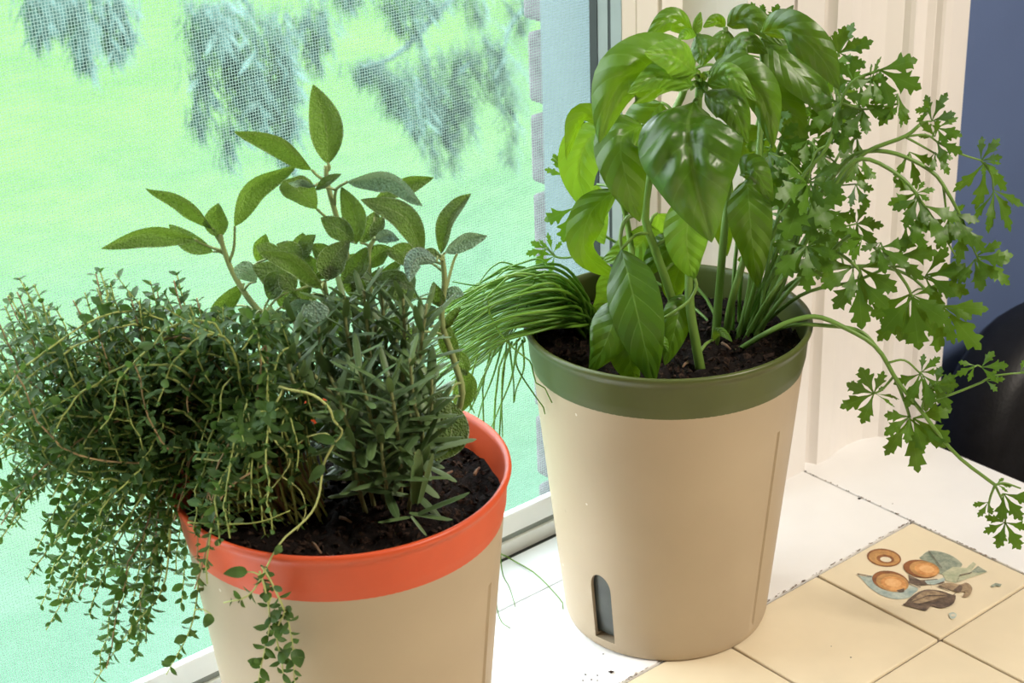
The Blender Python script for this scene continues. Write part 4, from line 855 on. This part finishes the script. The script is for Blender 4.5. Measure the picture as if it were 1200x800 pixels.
# ------------------------------------------------------------------ ROSEMARY
rosemary = empty('rosemary_plant', onz(455, 590, SOIL_Z), 'rosemary with dark narrow needle leaves in the orange rimmed planter', 'rosemary')
nee = [small_leaf_mesh('rosemary_needle', 1.0, .195, M['rosemary'], -.2, b, ((0, .45), (.12, .8), (.4, 1), (.7, .95), (.9, .7), (1, .2))) for b in (-.08, .10, .25)]
rg = random.Random(21); items = []
RS = [[(430, 585), (400, 480, -.01), (352, 420, -.01), (345, 372, -.01)], [(425, 590), (390, 500, -.02), (345, 450, -.03), (335, 402, -.03)], [(440, 580), (410, 490, -.01), (378, 420, .0), (372, 362, .0)], [(445, 575), (425, 470, .0), (408, 400, .0), (403, 345, .0)],
      [(450, 575), (438, 470, .0), (432, 400, .0), (426, 340, .0)], [(460, 570), (456, 470, .01), (452, 400, .01), (446, 336, .01)], [(465, 570), (470, 470, .0), (474, 400, .0), (472, 345, .0)], [(470, 575), (490, 480, -.01), (492, 420, -.01), (500, 356, -.01)],
      [(475, 580), (495, 520, -.02), (485, 470, -.03), (480, 420, -.03)], [(470, 590), (468, 530, -.03), (462, 480, -.04), (455, 440, -.04)], [(450, 590), (440, 520, -.03), (430, 470, -.04), (420, 430, -.04)], [(440, 600), (425, 540, -.03), (408, 500, -.04), (396, 460, -.04)],
      [(478, 600), (484, 570, -.04), (488, 545, -.04), (486, 530, -.04)], [(430, 605), (420, 570, -.03), (415, 540, -.04), (412, 510, -.04)], [(462, 585), (476, 540, -.02), (482, 505, -.02), (478, 470, -.02)], [(485, 585), (500, 540, -.01), (505, 490, -.02), (506, 440, -.02)],
      [(455, 600), (452, 565, -.04), (448, 535, -.04), (446, 500, -.04)]]
for x_, y_ in ((360, 400), (385, 385), (410, 390), (440, 380), (465, 385), (490, 400), (395, 440), (430, 430), (470, 440), (500, 450), (415, 470), (450, 470)):
    RS.append([(436 + (x_ - 436) * .35, 566), (436 + (x_ - 436) * .6, 524, .004), (436 + (x_ - 436) * .85, (524 + y_) / 2, .007), (x_, y_, .010)])
for si, st in enumerate(RS):
    P = [onz(st[0][0], st[0][1], SOIL_Z - .004)] + [Lp(*p) for p in st[1:]]
    path = catmull(P, 40); tube('stem', path[::3] + [path[-1]], .0014, .0008, M['rosemary_stem'], rosemary, 6)
    length = sum((path[i + 1] - path[i]).length for i in range(39)); i0 = 9 if si != 12 else 2
    nn = int(length / .0046); ph = rg.uniform(0, 6)
    for k in range(nn):
        t = .22 + .78 * k / nn; i = min(int(t * 39), 38); p = path[i].lerp(path[i + 1], t * 39 - i)
        T_ = (path[i + 1] - path[i]).normalized(); ph += 2.4
        N_ = T_.orthogonal().normalized(); Bn = T_.cross(N_); out = N_ * math.cos(ph) + Bn * math.sin(ph)
        op = .62 + .75 * (1 - t) + rg.uniform(-.15, .15)
        d = (T_ * math.cos(op) + out * math.sin(op)).normalized()
        ln = rg.uniform(.017, .027) * (1.0 if t < .9 else .75)
        items.append((frame(p, d, T_ * .3 - out + Vector((0, 0, .8)), ln), rg.randrange(3)))
for (a, b, dd) in (((486, 602), (546, 571), -.05), ((484, 604), (443, 608), -.05), ((482, 604), (502, 626), -.055), ((486, 590), (486, 522), -.045), ((490, 590), (500, 528), -.045), ((480, 600), (530, 604), -.05), ((470, 540), (530, 482), -.03), ((480, 490), (535, 480), -.03), ((470, 500), (528, 492), -.03), ((410, 420), (445, 398), -.03), ((350, 425), (330, 362), -.03)):
    p = Lp(a[0], a[1], dd); q = Lp(b[0], b[1], dd - .004); items.append((frame(p, q - p, Vector((0, 0, 1)), (q - p).length), 1))
scatter(rosemary, 'leaf', items, nee, M['rosemary'], 290)

# ------------------------------------------------------------------ THYME
thyme = empty('thyme_plant', onz(345, 590, SOIL_Z), 'bushy thyme of tiny leaves spilling over the orange rim', 'thyme')
tl = [small_leaf_mesh('thyme_leaf', 1.0, w, M['thyme'], .18, b) for w, b in ((.52, .1), (.44, .25), (.60, .0))]
rg = random.Random(5); items = []; stems_stuff = MB()
poly = [(-60, 400), (-30, 350), (20, 322), (50, 360), (82, 345), (115, 318), (140, 350), (165, 350), (205, 326), (225, 355), (262, 380), (300, 410), (340, 440), (372, 470), (390, 520), (375, 560), (345, 610), (320, 632), (262, 632), (248, 680), (222, 715), (200, 755), (150, 790), (110, 790), (120, 735), (60, 730), (0, 660), (-60, 640)]
def inside(x, y):
    c = False; n = len(poly)
    for i in range(n):
        x1, y1 = poly[i]; x2, y2 = poly[(i + 1) % n]
        if (y1 > y) != (y2 > y) and x < (x2 - x1) * (y - y1) / (y2 - y1) + x1: c = not c
    return c
def leafy(path, start=.25, size=.0074, gap=.0052, jitter=.25):
    n = len(path); L_ = [0]
    for i in range(n - 1): L_.append(L_[-1] + (path[i + 1] - path[i]).length)
    tot = L_[-1]; s = tot * start; ph = rg.uniform(0, 6.28)
    while s < tot:
        i = max(k for k in range(n - 1) if L_[k] <= s); p = path[i].lerp(path[i + 1], (s - L_[i]) / max(1e-6, L_[i + 1] - L_[i]))
        T_ = (path[i + 1] - path[i]).normalized(); N_ = T_.orthogonal().normalized(); Bn = T_.cross(N_); ph += 1.571 + rg.uniform(-.3, .3)
        endf = s / tot
        for sg in (0, math.pi):
            o_ = N_ * math.cos(ph + sg) + Bn * math.sin(ph + sg)
            d = (o_ + T_ * rg.uniform(.25, .8) + Vector((0, 0, rg.uniform(-.1, .35)))).normalized()
            sz = size * rg.uniform(.7, 1.25) * (1 if endf < .93 else .7)
            for _ in range(4):
                if in_wall(p + d * sz, POT_L) or in_wall(p + d * sz * .5, POT_L):
                    rad_ = Vector((p.x - POT_L[0], p.y - POT_L[1], 0)).normalized()
                    d = (d + (rad_ if rad_.dot(p - Vector((POT_L[0], POT_L[1], p.z))) > .089 else -rad_) * .9 + Vector((0, 0, .7 if p.z > RIM_Z - .006 else .1))).normalized()
            if (p + d * sz).y > .174: d = Vector((d.x, -abs(d.y), d.z))
            items.append((frame(p, d, T_ + Vector((rg.uniform(-jitter, jitter), rg.uniform(-jitter, jitter), .5)), sz), rg.randrange(3)))
            if rg.random() < .35: items.append((frame(p, (d + T_ * .8).normalized(), Vector((0, 0, 1)), sz * .6), rg.randrange(3)))
        s += gap * rg.uniform(.75, 1.35)
ends = []
while len(ends) < 190:
    x = rg.uniform(-55, 395); y = rg.uniform(318, 795)
    if inside(x, y): ends.append((x, y))
ends += [(22, 325), (40, 335), (4, 395), (118, 316), (128, 330), (150, 345), (160, 352), (208, 322), (186, 340), (230, 350), (245, 372), (272, 392), (100, 345), (60, 380), (285, 400)]
ends += [(235, 602), (225, 620), (246, 592), (250, 618), (214, 640), (238, 640), (262, 606), (230, 585), (205, 610), (222, 655)]
ends += [(26, 328), (14, 345), (112, 320), (124, 334), (134, 348), (206, 328), (196, 342), (152, 350), (174, 346), (66, 362), (88, 352), (222, 356), (240, 366), (46, 350)]
for (x, y) in ends:
    d = rg.uniform(-.07, .06)
    if x > 240 and y > 590: d = rg.uniform(-.078, -.05)
    if y < 420: d = d * .45 - .005
    if x > 240 and y > 625: d = -.098
    e = Lp(x, y, d)
    sx = rg.gauss(335, 26); sy = rg.gauss(588, 14)
    p0 = onz(min(385, max(285, sx)), min(622, max(560, sy)), SOIL_Z - .003)
    m = p0.lerp(e, .5)
    if y < 460: m.z = p0.z * .55 + e.z * .45 - .004; c2 = e - Vector((0, 0, .035)) + (p0 - e) * .12
    else:
        m.z = max(p0.z, e.z) + rg.uniform(.015, .05) + (.02 if y > 620 else 0); c2 = e.lerp(m, .38) + Vector((0, 0, .012))
    m += Vector((rg.uniform(-.01, .01), rg.uniform(-.01, .01), 0))
    path = catmull([p0, p0.lerp(m, .5) + Vector((rg.uniform(-.006, .006), rg.uniform(-.006, .006), .012)), m, c2, e], 22)
    path = [q + Vector((noise.noise(q * 70), noise.noise(q * 70 + Vector((9, 0, 0))), noise.noise(q * 70 + Vector((0, 9, 0))))) * .003 for q in path]
    path = drape(path, POT_L, .0008)
    bad = next((i for i in range(6, len(path)) if any(in_wall(path[i - 1].lerp(path[i], t), POT_L) for t in (.25, .5, .75, 1))), None)
    if bad: path = path[:bad]          # a shoot that stays short inside the pot
    tube('stem', path, .0008, .0004, M['thyme_stem'] if rg.random() < .75 else M['thyme_wood'], thyme, 5)
    leafy(path, .28)
    if rg.random() < .6:          # a side shoot
        i = rg.randrange(9, 18); q = path[i]; dr = (path[i + 1] - path[i - 1]).normalized() + Vector((rg.uniform(-.8, .8), rg.uniform(-.8, .8), rg.uniform(-.1, .8)))
        sp = drape(catmull([q, q + dr * .012, q + dr * .026 + Vector((0, 0, .004))], 8), POT_L, .0005, False)
        v_, f_, u_ = tube_data(sp, .0005, .0003, 4); stems_stuff.add(v_, f_, u_); leafy(sp, .15)
MAN = [([(269, 417, -.02), (287, 437, -.03), (330, 454, -.05), (365, 462, -.055), (385, 477, -.058), (391, 492, -.058), (401, 505, -.058), (394, 518, -.058)], .0012, 'thyme_pale_stem'),
       ([(332, 456, -.05), (317, 486, -.056), (316, 505, -.058), (325, 520, -.058), (340, 538, -.06), (330, 558, -.06), (306, 586, -.064)], .0009, 'thyme_pale_stem'),
       ([(392, 518, -.058), (379, 545, -.06), (370, 592, -.07), (336, 638, -.082), (298, 694, -.10), (262, 706, -.098)], .0011, 'thyme_pale_stem'),
       ([(307, 663, -.096), (322, 690, -.101), (336, 723, -.098), (343, 757, -.094), (345, 800, -.09)], .0009, 'thyme_pale_stem'), ([(304, 669, -.098), (311, 692, -.101), (316, 730, -.097), (306, 780, -.092), (300, 812, -.09)], .0008, 'thyme_pale_stem'), ([(334, 716, -.100), (324, 742, -.098), (330, 775, -.094), (334, 806, -.09)], .0008, 'thyme_pale_stem'),
       ([(228, 537, -.05), (272, 539, -.06), (288, 524, -.06), (294, 505, -.058), (291, 484, -.055)], .0009, 'thyme_pale_stem'), ([(220, 612, -.06), (265, 614, -.066), (306, 611, -.068), (340, 598, -.066)], .0009, 'thyme_stem'),
       ([(318, 540, -.05), (290, 556, -.06), (262, 578, -.068), (248, 617, -.08), (237, 662, -.085), (228, 690, -.085)], .0010, 'thyme_wood'), ([(392, 518, -.058), (382, 508, -.06), (360, 512, -.06), (345, 523, -.06), (328, 520, -.06)], .0007, 'thyme_pale_stem'), ([(330, 558, -.06), (352, 575, -.062), (358, 600, -.066), (348, 622, -.072)], .0006, 'thyme_pale_stem'),
       ([(180, 560, -.04), (140, 620, -.05), (100, 660, -.05), (54, 738, -.05)], .0008, 'thyme_stem'), ([(200, 620, -.05), (190, 690, -.055), (150, 740, -.05), (110, 800, -.05)], .0008, 'thyme_stem'), ([(235, 655, -.07), (225, 730, -.07), (195, 790, -.06)], .0008, 'thyme_stem')]
for k, (pts, r, mt) in enumerate(MAN):
    path = drape(catmull([Lp(*p) for p in pts], 26), POT_L, r * .72, False); tube('stem', path, r * .72, r * .4, M[mt], thyme, 6)
    if k in (3, 4, 5, 11, 12, 13): leafy(path, .05, .0068, .0075)
    elif k in (2, 8): leafy(path, .7, .006, .006)
    else: leafy(path, .1, .006, .012)
for (b_, t_, w, d) in (((392, 490), (404, 484), 14, -.06), ((392, 517), (366, 512), 12, -.062), ((394, 518), (416, 528), 13, -.06), ((380, 545), (362, 566), 12, -.064), ((330, 640), (322, 650), 9, -.09), ((290, 670), (262, 672), 14, -.098), ((346, 760), (352, 782), 17, -.094), ((316, 728), (330, 715), 13, -.097), ((322, 728), (330, 745), 12, -.097), ((306, 778), (290, 774), 10, -.092), ((336, 716), (342, 714), 10, -.098), ((330, 770), (341, 762), 12, -.094), ((318, 700), (304, 698), 11, -.098), ((248, 720), (240, 735), 13, -.08)):
    P = [Lp(b_[0], b_[1], d), Lp((b_[0] + t_[0]) / 2, (b_[1] + t_[1]) / 2 - 1, d - .003), Lp(t_[0], t_[1], d - .003)]
    LEAVES.append([blade(thyme, P, w / ppm(P[1]), M['thyme'], 10, 10, .2, prof_ovate, 8, 4), thyme, P[0].copy()])
o = stems_stuff.build('side_shoots', M['thyme_stem'], thyme); o['kind'] = 'stuff'
scatter(thyme, 'leaf', items, tl, M['thyme_island'], 270)

# ------------------------------------------------------------------ part crossing leaves in depth, then join each to its stem
from mathutils.bvhtree import BVHTree
bpy.context.view_layer.update()
PL = [basil, parsley, chives, sage, rosemary, thyme]
geo = {}
for pl in PL:
    for o in pl.children:
        if o.get('kind') == 'stuff': continue
        m = o.matrix_world; vs_ = [m @ v.co for v in o.data.vertices]
        geo[o.name] = [o, pl, vs_, [tuple(p.vertices) for p in o.data.polygons], None, None]
def bounds(vs_): return [min(v[i] for v in vs_) for i in range(3)] + [max(v[i] for v in vs_) for i in range(3)]
for g in geo.values(): g[4] = bounds(g[2]); g[5] = BVHTree.FromPolygons(g[2], g[3])
def clash(name, vs_, cand):
    bb = bounds(vs_); t = BVHTree.FromPolygons(vs_, geo[name][3]); n = 0
    for k in cand:
        b = geo[k][4]
        if bb[0] > b[3] or bb[3] < b[0] or bb[1] > b[4] or bb[4] < b[1] or bb[2] > b[5] or bb[5] < b[2]: continue
        n += len(t.overlap(geo[k][5]))
    return n
for L_ in LEAVES:
    o, pl, base = L_; g = geo[o.name]; b = g[4]
    cand = [k for k, h in geo.items() if k != o.name and (h[1] is not pl or k.startswith(('leaf',))) and not (b[0] - .03 > h[4][3] or b[3] + .03 < h[4][0] or b[1] - .03 > h[4][4] or b[4] + .03 < h[4][1] or b[2] - .03 > h[4][5] or b[5] + .03 < h[4][2])]
    best = (clash(o.name, g[2], cand), 0.0)
    if not best[0]: continue
    dr = (base - CAM).normalized()
    for st in (.003, -.003, .006, -.006, .010, -.010, .014, -.014, .019, -.019, .025, .032):
        n = clash(o.name, [v + dr * st for v in g[2]], cand)
        if n < best[0]: best = (n, st)
        if not n: break
    if best[1]:
        mv = dr * best[1]; o.location = o.location + mv; g[2] = [v + mv for v in g[2]]; g[4] = bounds(g[2]); g[5] = BVHTree.FromPolygons(g[2], g[3]); L_[2] = base + mv
for pl, mt, r0 in ((basil, 'basil_stem', .0012), (parsley, 'parsley_stem', .0007), (sage, 'sage_stem', .0008), (thyme, 'thyme_pale_stem', .0005)):
    pts = []
    for o in pl.children:
        if o.name.startswith('stem') or (pl is not basil and o.name.startswith('petiole')):
            v = geo[o.name][2]; sd_ = len(geo[o.name][3][-1])
            rings = [sum(v[i:i + sd_], Vector()) / sd_ for i in range(0, len(v) - sd_ + 1, sd_)]
            for i in range(len(rings) - 1):
                for t in (0, .34, .67): pts.append(rings[i].lerp(rings[i + 1], t))
            pts.append(rings[-1])
    for o, q, base in LEAVES:
        if q is not pl: continue
        # join lower on a stem than the leaf base, as a leaf stalk does
        p = min(pts, key=lambda a: (a - base).length + max(0, a.z - base.z + .002) * 1.5)
        dist = (p - base).length
        if dist < .0022: continue
        mid = p.lerp(base, .5) + Vector((0, 0, min(.004, dist * .12)))
        tube('petiole', catmull([p, mid, base], 7), r0, r0 * .75, M[mt], pl, 5)

# ------------------------------------------------------------------ chair beyond the counter end
ch = empty('padded_chair', (0.58, 0.0, ZF), 'black padded chair beside the white counter end', 'chair')
def rounded_panel(name, x0, x1, y0, y1, z0, z1, rad, mat, parent):
    prof = []
    for cx, cz, a0 in ((x1 - rad, z1 - rad, 0), (x0 + rad, z1 - rad, 90), (x0 + .03, z0 + .03, 180), (x1 - .03, z0 + .03, 270)):
        rr = rad if a0 < 180 else .03
        for k in range(9): a = math.radians(a0 + k * 90 / 8); prof.append((cx + rr * math.cos(a), cz + rr * math.sin(a)))
    n = len(prof); cx = (x0 + x1) / 2; cz = (z0 + z1) / 2; v = []; f = []
    for (y, s) in ((y0, .93), (y0 + .012, .985), (y0 + .03, 1), (y1 - .03, 1), (y1 - .012, .985), (y1, .93)):
        for (x, zz) in prof: v.append((cx + (x - cx) * s, y, cz + (zz - cz) * s))
    for i in range(5):
        for k in range(n): f.append((i * n + k, i * n + (k + 1) % n, (i + 1) * n + (k + 1) % n, (i + 1) * n + k))
    f.append(tuple(range(n))[::-1]); f.append(tuple(5 * n + k for k in range(n)))
    return mesh_obj(name, v, f, mat, parent)
rounded_panel('backrest', .338, .82, .16, .24, -.40, -.034, .12, M['chair'], ch)
box('seat', .345, .815, -.28, .19, -.47, -.38, M['chair'], ch, .03)
for x in (.375, .785):
    for y in (-.25, .16): tube('leg', [Vector((x, y, -.46)), Vector((x, y, -.7)), Vector((x, y, ZF))], .02, .014, M['black'], ch, 10)

# ------------------------------------------------------------------ weeping conifer on the lawn
tp = ony(760, 300, 4.6)
tree = empty('weeping_conifer', (tp.x, tp.y, GZ), 'blue grey weeping conifer hanging over the lawn beyond the screen', 'tree')
tube('trunk', catmull([Vector((tp.x, tp.y, GZ - .1)), Vector((tp.x - .05, tp.y, -1)), Vector((tp.x + .04, tp.y, .4)), Vector((tp.x, tp.y, 2.4))], 14), .16, .06, M['bark_tree'], tree, 10)
rg = random.Random(31); fol = MB()
BR = [[(760, -120, 4.6), (640, -60, 4.4), (560, -30, 4.2), (470, 60, 4.1), (425, 78, 4.0)], [(760, -160, 4.6), (520, -120, 4.2), (330, -50, 4.0), (215, -30, 3.9)], [(760, -190, 4.6), (420, -160, 4.0), (180, -70, 3.8), (40, -40, 3.7)], [(760, -80, 4.6), (660, -20, 4.5), (605, 20, 4.4), (590, 60, 4.4)], [(760, -130, 4.6), (560, -90, 4.3), (420, -40, 4.2), (300, -15, 4.1)]]
for b_ in BR:
    tube('branch', catmull([ony(*q) for q in b_], 16), .022, .006, M['needle'], tree, 6)
SP = [(470, 70, 470, 130), (490, 60, 500, 170), (510, 50, 512, 195), (525, 45, 530, 190), (545, 45, 545, 160), (450, 70, 455, 120), (560, 40, 575, 110), (590, 50, 600, 130), (600, 60, 598, 190), (480, 100, 488, 150), (520, 110, 520, 160), (540, 60, 538, 130), (575, 30, 590, 80), (430, 74, 425, 80), (500, 60, 505, 130),
      (225, -20, 240, 110), (240, -10, 232, 150), (280, -15, 270, 100), (290, 0, 300, 140), (300, 20, 320, 170), (330, 60, 340, 150), (310, 0, 345, 110), (340, -10, 370, 70), (330, 0, 330, 90), (285, 40, 262, 185), (300, 60, 290, 140), (370, -10, 380, 50), (260, 0, 268, 70), (250, -5, 255, 40), (320, 90, 335, 190),
      (75, -30, 95, 50), (90, -20, 100, 70), (130, -30, 150, 40), (45, -30, 45, 40), (110, -20, 135, 60), (60, -20, 55, 20), (455, -30, 465, 25), (480, -30, 485, 40), (505, -30, 500, 10), (400, -40, 410, 0), (540, -30, 560, 20), (600, -20, 610, 30)]
for (x0, y0, x1, y1) in SP:
    Y = 4.1 + rg.uniform(-.15, .15); a = ony(x0, y0, Y); b = ony(x1, y1, Y - .15); ln = (b - a).length; n = int(520 * max(.3, ln))
    for k in range(n):
        t = rg.random() ** .85; p = a.lerp(b, t) + Vector((rg.gauss(0, .028), rg.gauss(0, .05), rg.gauss(0, .02))) * (1.15 - t * .8)
        d = Vector((rg.gauss(0, .35), rg.gauss(0, .35), -1)).normalized(); s = d.orthogonal().normalized(); L_ = rg.uniform(.05, .11); w = rg.uniform(.006, .012)
        fol.add([p - s * w * .3, p + s * w * .3, p + d * L_ * .5 + s * w, p + d * L_, p + d * L_ * .5 - s * w], [(0, 1, 2, 3, 4)])
o = fol.build('foliage', M['needle'], tree, False); o['kind'] = 'stuff'
